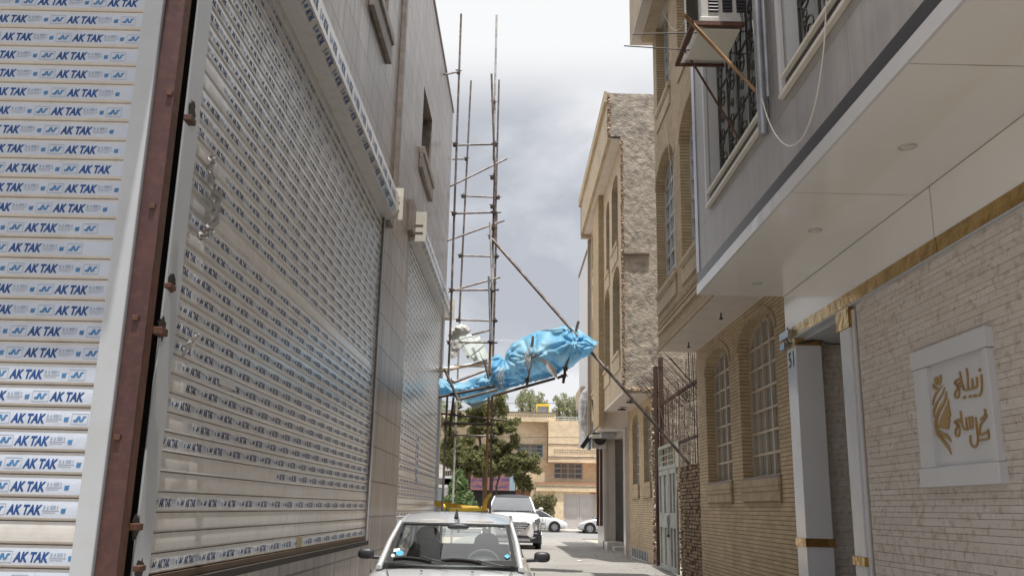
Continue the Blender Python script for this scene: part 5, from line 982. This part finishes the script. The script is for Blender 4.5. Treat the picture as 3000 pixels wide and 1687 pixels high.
# ---- Persian shaping for the board
SHP = {'ا': (0xFE8D, 0xFE8E, 0, 0), 'آ': (0xFE81, 0xFE82, 0, 0), 'ب': (0xFE8F, 0xFE90, 0xFE91, 0xFE92), 'ت': (0xFE95, 0xFE96, 0xFE97, 0xFE98), 'ج': (0xFE9D, 0xFE9E, 0xFE9F, 0xFEA0), 'ح': (0xFEA1, 0xFEA2, 0xFEA3, 0xFEA4), 'د': (0xFEA9, 0xFEAA, 0, 0), 'ر': (0xFEAD, 0xFEAE, 0, 0), 'ز': (0xFEAF, 0xFEB0, 0, 0), 'س': (0xFEB1, 0xFEB2, 0xFEB3, 0xFEB4), 'ش': (0xFEB5, 0xFEB6, 0xFEB7, 0xFEB8), 'ل': (0xFEDD, 0xFEDE, 0xFEDF, 0xFEE0), 'م': (0xFEE1, 0xFEE2, 0xFEE3, 0xFEE4), 'و': (0xFEED, 0xFEEE, 0, 0), 'ی': (0xFBFC, 0xFBFD, 0xFBFE, 0xFBFF)}
def persian(s):
    o_ = ''
    for w0 in s.split(' '):
        prev = False; res = ''
        for i, ch in enumerate(w0):
            f = SHP[ch]; nxt = i < len(w0)-1 and f[2] != 0
            res += chr(f[3] if prev and nxt else f[1] if prev else f[2] if nxt else f[0]); prev = nxt
        o_ = ' '+res[::-1]+o_
    return o_.strip()
c = MB()
for s, xa_, xb_, ya, yb_ in (('لوازم التحریر', 1435, 1492, 1396, 1411), ('اسباب بازی', 1380, 1420, 1396, 1411), ('آرایشی و', 1448, 1490, 1415, 1429), ('بدلیجات و', 1382, 1420, 1415, 1429)):
    vs_, fs = fit(text2d(persian(s), 1, 0, .02, 1), 1, 1); p = at(xa_, yb_, Y=62.24); q = at(xb_, ya, Y=62.24)
    c.add([V((p.x+a*(q.x-p.x), 62.243, p.z+b*(q.z-p.z))) for a, b in vs_], fs)
p = at(1492, 1392, Y=62.2); c.build('lettering', M['ink'], bo)
c = MB(); vs_, fs = fit(text2d(persian('لوازم'), 1, 0, .02, 1), 1, 1); p = at(1448, 1392, Y=62.24); q = at(1506, 1381, Y=62.24); c.add([V((p.x+a*(q.x-p.x)*.8, 62.242, p.z+b*(q.z-p.z))) for a, b in vs_], fs); c.build('lettering', M['signw'], bo)
# left: pale low house, balcony rail, blue-grey door
LH = thing('pale_low_house', 'pale low house with a balcony railing behind the scaffold feet', 'house', (-5, 61, .1))
def P4(x, y): return at(x, y, Y=61.5)
a = P4(1250, 1500); 
c = MB(); c.box(P4(1240, 1300).x, 62.4, .1, P4(1372, 1300).x, 63.4, P4(1300, 1352).z, 0); c.build('wall', M['signw'], LH)
c = MB(); c.box(P4(1240, 1300).x, 61.5, P4(1300, 1400).z, P4(1352, 1300).x, 62.4, P4(1300, 1393).z); c.box(P4(1240, 1300).x, 61.5, P4(1300, 1427).z, P4(1340, 1300).x, 62.4, P4(1300, 1419).z); c.build('balcony_slab', M['signw'], LH)
c = MB(); zr0, zr1 = P4(1300, 1392).z, P4(1300, 1353).z
for i in range(26): x = P4(1278, 1300).x+i*.12; c.bar((x, 61.55, zr0), (x, 61.55, zr1), .03, .03)
c.bar((P4(1272, 1300).x, 61.55, zr1), (P4(1345, 1300).x, 61.55, zr1), .05, .05); c.bar((P4(1272, 1300).x, 61.55, (zr0*.45+zr1*.55)), (P4(1345, 1300).x, 61.55, (zr0*.45+zr1*.55)), .05, .05); c.build('balcony_railing', M['frame'], LH)
c = MB(); c.box(P4(1268, 1300).x, 62.3, .1, P4(1296, 1300).x, 62.38, P4(1300, 1430).z); c.build('door', M['frameb'], LH)
WH = MB(); a = at(1270, 1300, Y=75); b = at(1332, 1274, Y=75); WH.box(a.x, 75, .1, b.x, 82, b.z, 0); WH.box(a.x-.1, 74.9, b.z, b.x+.1, 82.1, b.z+.12, 1); WH.box(a.x+.4, 74.95, b.z-2.2, a.x+1.2, 74.99, b.z-.9, 2)
tag(WH.build('white_house', [M['signw'], M['tilegrey'], M['pane']]), 'white flat-roofed house behind the trees at the left end of the far street', 'house')
# ---- wires over the far street
for i, (a, b) in enumerate((((1285, 1176), (1700, 1181)), ((1285, 1274), (1740, 1281)), ((1590, 1345), (1740, 1337)))):
    c = MB(); p = at(*a, Y=56); q = at(*b, Y=56); c.tube([p, (p+q)/2-V((0, 0, .05)), q], .014, 4); tag(c.build('overhead_wire', M['cableb']), ('highest', 'middle', 'lowest')[i]+' of the three dark overhead wires crossing before the yellow house', 'wire', 'overhead wires of the far street')
c2 = MB(); c2.tube([at(1380, 992, Y=60), at(1770, 1012, Y=60)], .012, 4); tag(c2.build('power_line', M['zinc']), 'thin pale power line in the sky just above the blue tarpaulin', 'wire')
# street lamps at the far right gap
SL = thing('street_lamp', 'thin curved street lamp in the gap right of the yellow house', 'street lamp', (at(1746, 1400, Y=90).x, 90, 0))
c = MB(); c.tube(smooth2([at(1746, 1412, Y=90), at(1746, 1380, Y=90), at(1748, 1369, Y=90), at(1753, 1369, Y=90), at(1757, 1375, Y=90)]), .05, 6); c.build('pole', M['zinc'], SL)
c = MB(); c.blob(at(1757, 1376, Y=90), (.25, .2, .1)); c.build('lamp_head', M['white'], SL)
PB = MB(); a = at(1736, 1480, Y=95); b = at(1800, 1330, Y=95); PB.box(a.x, 95, .1, b.x+8, 105, b.z, 0); PB.box(a.x-.1, 94.9, b.z, b.x+8, 105, b.z+.3, 0)
tag(PB.build('distant_building', [M['signw']]), 'distant pale building seen in the gap right of the yellow house', 'building')
# ================================================================ TREES
def tree(name, label, cat, base, trunks, clumps, mat, n, size, seed, group=None, elong=1.0, vert_=False, bark='barky'):
    rnd = random.Random(seed); T = thing(name, label, cat, base, group)
    tk = MB()
    for pts, r0_, r1_ in trunks:
        pp = smooth2([V(p) for p in pts], 2); tk.tube(pp, [r0_+(r1_-r0_)*i/(len(pp)-1) for i in range(len(pp))], 8)
    tk.build('trunk', M[bark], T); cw = MB(); tot = sum(c[3]*c[4]*c[5] for c in clumps)**1.0
    if mat == 'pine':
        cl2 = []
        for (x, y, z, rx, ry, rz) in clumps:
            for _ in range(7):
                a_ = rnd.random()*6.28; rr_ = rnd.uniform(.25, .95); f_ = rnd.uniform(.30, .55); cl2.append((x+rx*rr_*math.cos(a_), y+ry*rr_*math.sin(a_), z+rz*rnd.uniform(-.9, .9), rx*f_, ry*f_, max(rz*f_*1.5, .22)))
        clumps = cl2; tot = sum(c[3]*c[4]*c[5] for c in clumps)
    for (x, y, z, rx, ry, rz) in clumps:
        k = max(30, int(n*(rx*ry*rz)/tot))
        for _ in range(k):
            while True:
                d = V((rnd.uniform(-1, 1), rnd.uniform(-1, 1), rnd.uniform(-1, 1)))
                if .25 < d.length < 1.08*(.85+.3*noise.noise(V((x, z, 0))+d*1.7)): break
            if noise.noise(V((d.x*2+x, d.y*2, d.z*2+z))) < -.28: continue
            p = V((x+d.x*rx, y+d.y*ry, z+d.z*rz)); s = size*rnd.uniform(.5, 1.3)
            a = V((rnd.gauss(0, 1), rnd.gauss(0, 1), rnd.gauss(0, 1)+(1.5 if vert_ else .3))).normalized(); b = a.orthogonal().normalized(); b.rotate(Matrix.Rotation(rnd.random()*6.28, 3, a))
            q = a*s*elong; r_ = b*s*.5
            cw.add([p-q*.5, p+r_*.5, p+q*.5, p-r_*.5], [(0, 1, 2, 3)])
    cw.build('crown', M[mat], T); return T
def W(x, y, Y): p = at(x, y, Y=Y); return p
k54 = lambda x, y, w_, h, d=0: (lambda p: (p.x, 54+d, p.z, w_/2618*54, w_/2618*54*.8, h/2618*54))(at(x, y, Y=54+d))
pc = [k54(*a) for a in ((1335, 1230, 45, 22), (1400, 1205, 38, 22), (1455, 1190, 26, 26), (1475, 1215, 18, 20, 2), (1340, 1190, 14, 10), (1295, 1240, 20, 20), (1340, 1285, 40, 20, -1), (1420, 1250, 55, 24), (1480, 1245, 36, 14), (1515, 1235, 14, 6), (1420, 1300, 70, 24), (1500, 1295, 26, 16), (1305, 1310, 28, 26), (1370, 1340, 62, 26, -1), (1450, 1335, 70, 26), (1500, 1345, 40, 22), (1545, 1345, 36, 14), (1570, 1340, 14, 10), (1400, 1375, 60, 16), (1490, 1375, 46, 16), (1560, 1370, 30, 14), (1535, 1400, 26, 22), (1545, 1425, 18, 12), (1330, 1365, 22, 12))]
gb = lambda x, Y: (at(x, 1500, Y=Y).x, Y, .12)
tree('pine_tree', 'big spreading pine tree with layered dark crown behind the scaffold', 'tree', (at(1430, 1450, Y=54).x, 54, .1),
     [([W(1420, 1545, 54), W(1420, 1440, 54), W(1415, 1350, 54), W(1400, 1250, 54)], .16, .05), ([W(1433, 1545, 54), W(1438, 1420, 54), W(1450, 1330, 54), W(1480, 1290, 54)], .15, .05), ([W(1372, 1545, 54), W(1372, 1430, 54), W(1378, 1350, 54)], .15, .06), ([W(1452, 1545, 54), W(1452, 1400, 54), W(1500, 1350, 54), W(1550, 1340, 54)], .07, .03), ([W(1528, 1545, 54), W(1530, 1420, 54), W(1533, 1380, 54)], .10, .04)],
     pc, 'pine', 60000, .13, 21, elong=2.6)
cf = []
for i in range(9):
    t = i/8; p = at(1343, 1488-100*t, Y=48); r_ = (1-t*.85)*.9+.08; cf.append((p.x+.12*math.sin(i*2.4), 48+.1*math.cos(i*1.7), p.z, r_, r_*.9, .30))
tree('small_conifer', 'small bright green conifer standing lower, left of the pine trunks', 'tree', (at(1343, 1500, Y=48).x, 48, .12), [([W(1343, 1560, 48), W(1343, 1400, 48)], .06, .02)], cf, 'conifer', 9500, .13, 5, elong=2.4)
p = at(1596, 1478, Y=61.5)
sc2 = [(p.x-.2, 61.5, p.z+.1, .75, .6, .75), (p.x+.35, 61.5, p.z+.25, .5, .5, .6), (p.x-.5, 61.5, p.z-.4, .4, .5, .7), (p.x+.3, 61.5, p.z-.5, .45, .5, .6)]
tree('round_shrub', 'dusty olive shrub growing beside the grey garage gate across the street', 'shrub', (p.x, 61.5, .12), [([(p.x, 61.5, .1), (p.x, 61.5, p.z)], .06, .02)], sc2, 'shrub', 5200, .10, 6, elong=1.6)
GRP = 'tall thin poplars behind the yellow house roof'
PL = [(1468, 1175, 24, 50, 'broad poplar crown above the pine, leftmost behind the yellow house'), (1530, 1180, 20, 58, 'first poplar crown right of the pine, above the flat roof'), (1552, 1182, 20, 58, 'second poplar crown from the pine, above the flat roof'), (1582, 1185, 20, 50, 'poplar crown just left of the yellow topped cooler'), (1638, 1192, 17, 46, 'thin poplar crown right of the rooftop cooler'), (1662, 1188, 20, 52, 'middle poplar crown right of the rooftop cooler'), (1685, 1194, 17, 46, 'last poplar crown beside the wrapped shop sign')]
for i, (x, y, w_, h, lb) in enumerate(PL):
    Y = 95+i*1.5; cl = []
    for j in range(6):
        t = j/5; q = at(x+random.Random(i*9+j).uniform(-5, 5), y-h*.5+h*1.35*t, Y=Y); r_ = w_*(.45+.5*math.sin(math.pi*min(.8, t+.15)))/2618*Y; cl.append((q.x+.3*math.sin(j*2.3+i), Y+.5*math.cos(j*1.9), q.z, r_*1.0, r_*1.0, h*.30/2618*Y))
    tree('poplar_tree', lb, 'tree', (at(x, 1400, Y=Y).x, Y, .1), [([(at(x, 1300, Y=Y).x, Y, .1), W(x, y+10, Y), W(x, y-h*.4, Y)], .22, .03)], cl, 'poplar', 1700, .20, 40+i, GRP, 1.3, True)
ft = at(1285, 1270, Y=70); fl = [(ft.x-.3, 70, ft.z, .9, .9, 1.3), (ft.x+.1, 70, ft.z+1.9, .6, .7, .9), (ft.x-.4, 70, ft.z-1.2, 1.0, .9, 1.2), (ft.x+.6, 70, ft.z-.3, .6, .6, .8)]
tree('far_tree', 'bluish green tree half hidden at the edge of the far roller shutter', 'tree', (ft.x, 70, .1), [([(ft.x, 70, .1), (ft.x, 70, ft.z)], .15, .05)], fl, 'conifer', 4200, .16, 77)
# ================================================================ CARS
def car(name, label, origin, ang, S, G, paint, wheels, wr, wid, detail=0, glass='glass', group=None, roofm=None, slope=0.0):
    Mx = Matrix.Translation(V(origin)) @ Matrix.Rotation(ang, 4, 'Z') @ Matrix.Rotation(slope, 4, 'X')
    T = thing(name, label, 'car', origin, group)
    def fin(mb, nm, mats, par=T, **k):
        mb.v = [Mx @ p for p in mb.v]; return mb.build(nm, mats, par, **k)
    b = MB(); ring = []
    for (y, w_, zb_, zs, zt_) in S:
        h = [(0, zb_), (.55*w_, zb_), (.9*w_, zb_+.02), (.985*w_, zb_+.12), (w_, (zb_+zs)/2), (.985*w_, zs-.08), (.95*w_, zs-.02), (.86*w_, zs+(zt_-zs)*.45), (.5*w_, zt_-.008), (0, zt_)]
        ring.append([V((x, y, z)) for x, z in h]+[V((-x, y, z)) for x, z in h[-2:0:-1]])
    n = len(ring[0]); b.grid(lambda i, j: ring[j][i], n, len(ring), 0, True, True)
    b.add(ring[0], [tuple(range(n))], 0, True); b.add(ring[-1], [tuple(range(n))[::-1]], 0, True)
    body = fin(b, 'body', M[paint], sub=2)
    (wb, wt, rt, rb) = [V(p) for p in G]; mir = lambda p: V((-p.x, p.y, p.z))
    bulge = .09
    def glassgrid(a, c, nm, dirn):
        g = MB(); N_ = 12
        def fn(i, j):
            t = i/(N_-1)*2-1; v = j/5; p = a.lerp(c, v); x = p.x*t; return V((x, p.y+dirn*bulge*(1-t*t)*(1-.35*v), p.z+.012*math.sin(v*math.pi)))
        g.grid(fn, N_, 6, 0, True); return fin(g, nm, M[glass])
    glassgrid(wb, wt, 'windscreen', -1); glassgrid(rb, rt, 'rear_window', 1)
    m1 = wb.lerp(rb, .02); 
    rf = MB(); NR = 13
    def roof(i, j):
        t = i/(NR-1)*2-1; v = j/8; p = wt.lerp(rt, v); cr_ = .045*(1-abs(t)**3)*min(1, v*2.5+.15)+.060*math.sin(math.pi*v)
        yb_ = -bulge*.65*(1-t*t)*(1-v)+bulge*.5*(1-t*t)*v; return V((p.x*1.045*t, p.y+yb_, p.z+cr_+.004))
    rf.grid(roof, NR, 9, 0, True); rf.grid(lambda i, j: roof(i, j)-V((0, 0, .03)), NR, 9, 1, True)
    fin(rf, 'roof', [M[roofm or paint], M['liner']])
    for s in (1, -1):
        q = lambda p: V((p.x*s, p.y, p.z))
        pl_ = MB(); pl_.tube([q(wb)+V((.02*s, -.02, -.03)), q(wb.lerp(wt, .5))+V((.022*s, 0, .014)), q(wt)+V((.012*s, .0, .012))], [.034, .027, .024], 10, flat=.8)
        pl_.tube([q(wt)+V((.012*s, 0, .012)), q(wt.lerp(rt, .5))+V((.02*s, 0, .055)), q(rt)+V((.012*s, 0, .012))], .024, 10)
        pl_.tube([q(rt)+V((.012*s, 0, .012)), q(rb)+V((.02*s, .02, -.03))], .055, 10); fin(pl_, 'pillar_frame', M[paint])
        mid = V((wb.x*1.02+.04, (wt.y+rt.y)/2-.05, wb.z)); mt = V((wt.x+.02, mid.y, wt.z+.03))
        bp = MB(); bp.bar(q(mid), q(mt), .07, .03); fin(bp, 'pillar_frame', M['plastic'])
        g = MB(); bl = V((wb.x*1.04+.03, wb.y, wb.z-.0)); br_ = V((rb.x*1.06+.02, rb.y, rb.z)); g.add([q(bl), q(V((mid.x, mid.y, mid.z-.01))), q(mt), q(wt)], [(0, 1, 2, 3)]); g.add([q(V((mid.x, mid.y, mid.z-.01))), q(br_), q(rt), q(mt)], [(0, 1, 2, 3)]); fin(g, 'side_window', M[glass if detail else 'glassd'])
        mr_ = MB(); mx_, my_, mz_ = wb.x+.24, wb.y+.60, wb.z+.06
        mr_.blob((s*mx_, my_, mz_), (.09, .06, .058), 0, 18, 12, lambda d: (abs(d.x)**3+abs(d.y)**3+abs(d.z)**3)**(-1/3)*.92); mr_.tube([(s*(wb.x+.08), my_+.02, mz_-.04), (s*(mx_-.04), my_+.0, mz_-.03)], .019, 8); fin(mr_, 'wing_mirror', M['plastic'] if detail != 2 else M[paint])
        for wy in wheels:
            x = s*(wid-.10)
            a_ = MB(); a_.disc((s*(wid-.045), wy, wr+.01), (1, 0, 0), wr+.065, .105, 28); fin(a_, 'wheel_arch', M['rubber'])
            t = MB(); t.disc((x+s*.02, wy, wr), (1, 0, 0), wr, .17, 30); to = fin(t, 'wheel', M['rubber'], bev=.025)
            r_ = MB(); r_.disc((x+s*.108, wy, wr), (1, 0, 0), wr*.62, .012, 26)
            for k in range(7):
                an = 2*math.pi*k/7; r_.bar((x+s*.118, wy, wr), (x+s*.118, wy+wr*.6*math.cos(an), wr+wr*.6*math.sin(an)), .05, .02)
            fin(r_, 'rim', M['rim'], to)
            hl = MB()
            for k in range(7):
                an = 2*math.pi*(k+.5)/7; hl.disc((x+s*.1155, wy+wr*.4*math.cos(an), wr+wr*.4*math.sin(an)), (1, 0, 0), wr*.1, .004, 8)
            fin(hl, 'rim_hole', M['rubber'], to)
        dl = MB(); zz = (S[4][3]+S[4][2])/2; dl.bar((s*(wid+.004), wb.y+.45, zz), (s*(wid+.004), rb.y-.75, zz), .02, .06); fin(dl, 'side_moulding', M['plastic'])
        jl = MB(); jl.bar((s*(wid-.004), wb.y+.42, S[4][2]+.08), (s*(wid-.006), wb.y+.40, wb.z-.08), .008, .012); fin(jl, 'door_gap', M['rubber'])
    return T, fin, Mx
S206 = [(0, .50, .30, .50, .54), (.03, .62, .24, .56, .60), (.18, .74, .20, .63, .69), (.5, .80, .19, .73, .81), (.85, .822, .18, .83, .90), (1.0, .826, .18, .87, .935), (1.3, .826, .18, .90, .945), (2.4, .826, .18, .92, .95), (3.3, .82, .19, .93, .96), (3.6, .80, .22, .90, .94), (3.76, .74, .26, .83, .88), (3.82, .62, .32, .74, .78)]
G206 = [(.665, 1.0, .945), (.57, 1.74, 1.312), (.545, 3.25, 1.33), (.62, 3.66, .99)]
X0 = at(1320, 1650, Y=9.0).x
CR, fin, Mx = car('parked_car', 'silver hatchback parked nearest the camera against the tiled wall, cropped by the frame', (X0, 8.0, .03), 0, S206, G206, 'silver', (.72, 3.16), .29, .826, 1, 'glass', slope=.008)
# interior
def loc(mb, nm, m, par=CR, **k): return fin(mb, nm, m, par, **k)
c = MB(); c.box(-.72, 1.05, .50, .72, 3.6, .62); c.box(-.70, 1.02, .62, .70, 1.50, .93); c.blob((.3, 1.45, .93), (.2, .12, .08)); loc(c, 'dashboard', M['plastic'])
for s in (-1, 1):
    c = MB(); c.blob((s*.32, 2.10, .86), (.25, .10, .36), 0, 20, 14, lambda d: 1 if d.z < .2 else 1-.15*d.z); c.blob((s*.32, 2.12, 1.165 if s < 0 else 1.12), (.135, .07, .115 if s < 0 else .10), 0, 18, 12); loc(c, 'front_seat', M['seat'])
c = MB(); c.box(-.58, 2.9, .6, .58, 3.05, 1.06); loc(c, 'rear_seat', M['seat'], bev=.05)
c = MB(); c.box(-.6, 3.06, .98, .6, 3.6, 1.0); loc(c, 'parcel_shelf', M['seat'])
c = MB(); c.ring((.30, 1.60, .905), (0, -.85, .5), .175, .014, 30, 8, 0); c.bar((.14, 1.60, .90), (.46, 1.60, .90), .03, .03); c.bar((.30, 1.60, .9), (.30, 1.58, .75), .03, .04); loc(c, 'steering_wheel', M['plastic'])
c = MB(); c.blob((.03, 1.62, 1.285), (.115, .02, .035), 0, 14, 8); c.tube([(.03, 1.64, 1.29), (.03, 1.70, 1.36)], .01, 6); loc(c, 'inner_mirror', M['plastic'])
for s in (-1, 1):
    c = MB(); c.blob((s*.24, 1.80, 1.335), (.17, .05, .022), 0, 14, 8); loc(c, 'sun_visor', M['liner'])
# windscreen border, stickers, wipers on the glass plane
wp0 = Mx @ V((0, 1.0-.085, .945)); wp1 = Mx @ V((0, 1.74-.05, 1.312)); wn = (wp1-wp0).cross(V((1, 0, 0))).normalized()
if wn.y > 0: wn = -wn
def wpt(px, py, off=.012): return hitp(px, py, wp0+wn*off, wn)
def wpoly(pts, off, nm, m, parent=CR, curve=True):
    c = MB(); P = []
    for x, y in pts:
        p = wpt(x, y, off)
        t = (p.x-X0)/.66; p.y += .085*t*t*(1-.3*((p.z-.95)/.4)); P.append(p)
    c.add(P, [tuple(range(len(P)))]); return c.build(nm, m, parent)
def strip(a, b, w0, w1, nm, m, off=.01):
    c = MB(); N_ = 14; (x0, y0), (x1, y1) = a, b; P = []
    for i in range(N_+1):
        t = i/N_; x = x0+(x1-x0)*t; y = y0+(y1-y0)*t; ww = w0+(w1-w0)*t; dx, dy = x1-x0, y1-y0; L = math.hypot(dx, dy); nx_, ny_ = -dy/L*ww/2, dx/L*ww/2; r = []
        for (qx, qy) in ((x+nx_, y+ny_), (x-nx_, y-ny_)):
            p = wpt(qx, qy, off); tt = (p.x-X0)/.66; p.y += .085*tt*tt*(1-.3*((p.z-.95)/.4)); r.append(p)
        P.append(r)
    c.grid(lambda i, j: P[j][i], 2, N_+1); return c.build(nm, m, CR)
strip((1181, 1530), (1485, 1538), 5, 5, 'windscreen_border', M['rubber']); strip((1134, 1641), (1510, 1651), 15, 16, 'windscreen_border', M['rubber']); strip((1179, 1530), (1134, 1644), 8, 12, 'windscreen_border', M['rubber']); strip((1486, 1538), (1508, 1654), 8, 12, 'windscreen_border', M['rubber'])
ell = lambda x, y, a, b, n_=14: [(x+a*math.cos(2*math.pi*i/n_), y+b*math.sin(2*math.pi*i/n_)) for i in range(n_)]
wpoly([(1152, 1607), (1171, 1605), (1169, 1614), (1150, 1616)], .014, 'sticker', M['paper']); wpoly(ell(1169.5, 1619, 11.5, 8), .016, 'sticker', M['sky_blue']); wpoly(ell(1149, 1626.5, 6, 5), .016, 'sticker', M['green_st']); wpoly([(1486, 1622), (1495, 1629), (1486, 1636), (1477, 1629)], .014, 'sticker', M['sky_blue'])
def wtube(pts, r, off=.02):
    c = MB(); P = []
    for x, y in pts:
        p = wpt(x, y, off); tt = (p.x-X0)/.66; p.y += .085*tt*tt; P.append(p)
    c.tube(P, r, 6); return c
wtube([(1150, 1635), (1180, 1632), (1210, 1634), (1240, 1638), (1262, 1643)], .014, .03).build('wiper_blade', M['rubber'], CR); wtube([(1232, 1629), (1262, 1638), (1300, 1647), (1316, 1652)], .008, .045).build('wiper_arm', M['plastic'], CR)
wtube([(1292, 1640), (1325, 1637), (1360, 1639), (1390, 1643), (1409, 1648)], .014, .03).build('wiper_blade', M['rubber'], CR); wtube([(1398, 1640), (1430, 1648), (1460, 1655), (1474, 1659)], .008, .045).build('wiper_arm', M['plastic'], CR)
c = MB(); c.tube([(0, 1.80, 1.37), (0, 1.83, 1.425), (0, 1.86, 1.455)], [.026, .014, .010], 10); loc(c, 'aerial', M['rubber'])
for s in (-1, 1):
    c = MB(); c.disc((s*.24-.02, .80, .905), (0, 0, 1), .013, .008, 10); loc(c, 'washer_nozzle', M['rubber'])
    c = MB(); c.blob((s*.56, .15, .60), (.17, .14, .09), 0, 14, 10); loc(c, 'headlight', M['lamp'])
c = MB(); c.box(-.34, -.02, .34, .34, .05, .44); loc(c, 'grille', M['plastic']); c = MB(); c.box(-.26, -.03, .46, .26, -.015, .56); loc(c, 'number_plate', M['signw'])
for s in (-1, 1):
    c = MB(); c.tube([(s*.50, .45, .80), (s*.60, .90, .915)], .004, 5); loc(c, 'bonnet_gap', M['rubber'])
# SUV
SSV = [(0, .66, .34, .80, .86), (.04, .80, .28, .86, .93), (.2, .90, .25, .93, 1.01), (.6, .935, .24, 1.02, 1.11), (1.1, .94, .24, 1.08, 1.17), (1.35, .94, .24, 1.10, 1.18), (2.6, .94, .25, 1.12, 1.18), (3.9, .93, .26, 1.14, 1.20), (4.4, .90, .3, 1.12, 1.18), (4.62, .86, .34, 1.0, 1.08), (4.7, .7, .4, .85, .92)]
GSV = [(.74, 1.15, 1.20), (.585, 1.95, 1.63), (.57, 3.9, 1.63), (.68, 4.35, 1.20)]
ys_ = 29.3; SV, fin, Mx = car('parked_car', 'white SUV with a black roof parked facing the camera behind the silver hatchback', (at(1501, 1500, Y=ys_).x, ys_, gz(31)-.01), 0, SSV, GSV, 'whitep', (.93, 3.6), .36, .94, 2, 'glassd', roofm='black')
FZ = lambda mb, nm, m, par=SV, **k: fin(mb, nm, m, par, **k)
FR_ = Fr((0, -.02), (1, 0), 1)
def fp(poly, nm, m, d0=-.12, d1=.02, par=SV):
    c = MB(); c.prism(poly, FR_, d0, d1); return FZ(c, nm, m, par)
gr = fp([(-.56, .80), (-.46, .86), (.46, .86), (.56, .80), (.40, .62), (-.40, .62)], 'grille', M['plastic'])
for z, w_ in ((.83, .50), (.765, .50), (.70, .45), (.64, .39)):
    c = MB(); c.bar((-w_, -.055, z), (w_, -.055, z), .02, .028); FZ(c, 'grille_bar', M['chrome'], gr)
c = MB(); c.ring((0, -.07, .775), (0, 1, 0), .07, .012, 24, 6); c.bar((-.03, -.07, .73), (-.02, -.07, .82), .012, .014); c.bar((.03, -.07, .73), (.02, -.07, .82), .012, .014); c.bar((-.025, -.07, .775), (.025, -.07, .785), .012, .014); FZ(c, 'badge', M['chrome'], gr)
for s in (1, -1):
    c = MB(); c.prism([(s*.55, .86), (s*.88, .99), (s*.91, .84), (s*.70, .80)], FR_, -.30, -.06); FZ(c, 'headlight', M['lamp'])
    c = MB(); c.blob((s*.70, -.0+.02, .865), (.06, .07, .045), 0, 12, 8); FZ(c, 'headlight_lens', M['chrome'])
    c = MB(); c.prism([(s*.50, .56), (s*.88, .62), (s*.90, .42), (s*.66, .40)], FR_, -.3, -.03); fo = FZ(c, 'fog_lamp', M['plastic']); c = MB(); c.blob((s*.76, -.0, .50), (.07, .05, .04), 0, 12, 8); FZ(c, 'fog_lamp_lens', M['lamp'], fo)
fp([(-.62, .36), (-.50, .44), (.50, .44), (.62, .36)], 'lower_grille', M['plastic'], -.1, .012)
fp([(-.60, .27), (-.55, .345), (.55, .345), (.60, .27)], 'skid_plate', M['rim'], -.1, .015)
c = MB(); c.prism([(-.93, .22), (-.93, .40), (-.70, .34), (.70, .34), (.93, .40), (.93, .22)], Fr((0, .02), (1, 0), 1), -.3, -.0); FZ(c, 'lower_bumper', M['plastic'])
pn = fp([(-.26, .49), (-.26, .60), (.26, .60), (.26, .49)], 'number_plate', M['signw'], -.05, .03)
c = MB(); vs_, fs = fit(text2d('\u06F4\u06F3\u06F5 \u06F1\u06F8', 1, 0, .02, 1), .36, .07)
if fs: c.add([V((-.15+a, -.053, .51+b)) for a, b in vs_], fs); FZ(c, 'plate_number', M['ink'], pn)
# far cars
yw = 59.3; xw = at(1661, 1540, Y=yw).x
car('parked_car', 'white hatchback across the far street, half hidden behind the white SUV', (xw, yw, .10), math.radians(90), S206, G206, 'whitep', (.84, 3.2), .31, .826, 0, 'glassd')
xs_ = at(1694, 1540, Y=57).x
car('parked_car', 'silver hatchback cut off by the stone pier, last car at the far street', (xs_, 57.8, .08), math.radians(-90), S206, G206, 'silver', (.72, 3.16), .31, .826, 0, 'glassd')
# ================================================================ LITTER AND GRAVEL ALONG THE ALLEY
rnd = random.Random(99); c = MB()
for i in range(420):
    y = rnd.uniform(16, 44); side = rnd.random()
    x = 3.5-abs(rnd.gauss(0, .35)) if side < .6 else rnd.uniform(-1.7, 3.4); r_ = rnd.uniform(.006, .022)
    c.blob((x, y, gz(y)+r_*.4), (r_, r_*rnd.uniform(.6, 1.2), r_*.6), 0, 5, 4)
g_ = c.build('gravel', M['concrete']); g_['kind'] = 'stuff'
p = at(1698, 1643, Z=gz(21.5)+.01); c = MB()
c.grid(lambda i, j: p+V((-.06+.04*i, -.05+.04*j, .012+.02*noise.noise(V((i*1.7, j*2.3, 1))))), 4, 4, 0, False)
tag(c.build('paper_scrap', M['paper']), 'small white paper scrap lying on the alley asphalt right of the cars', 'litter')
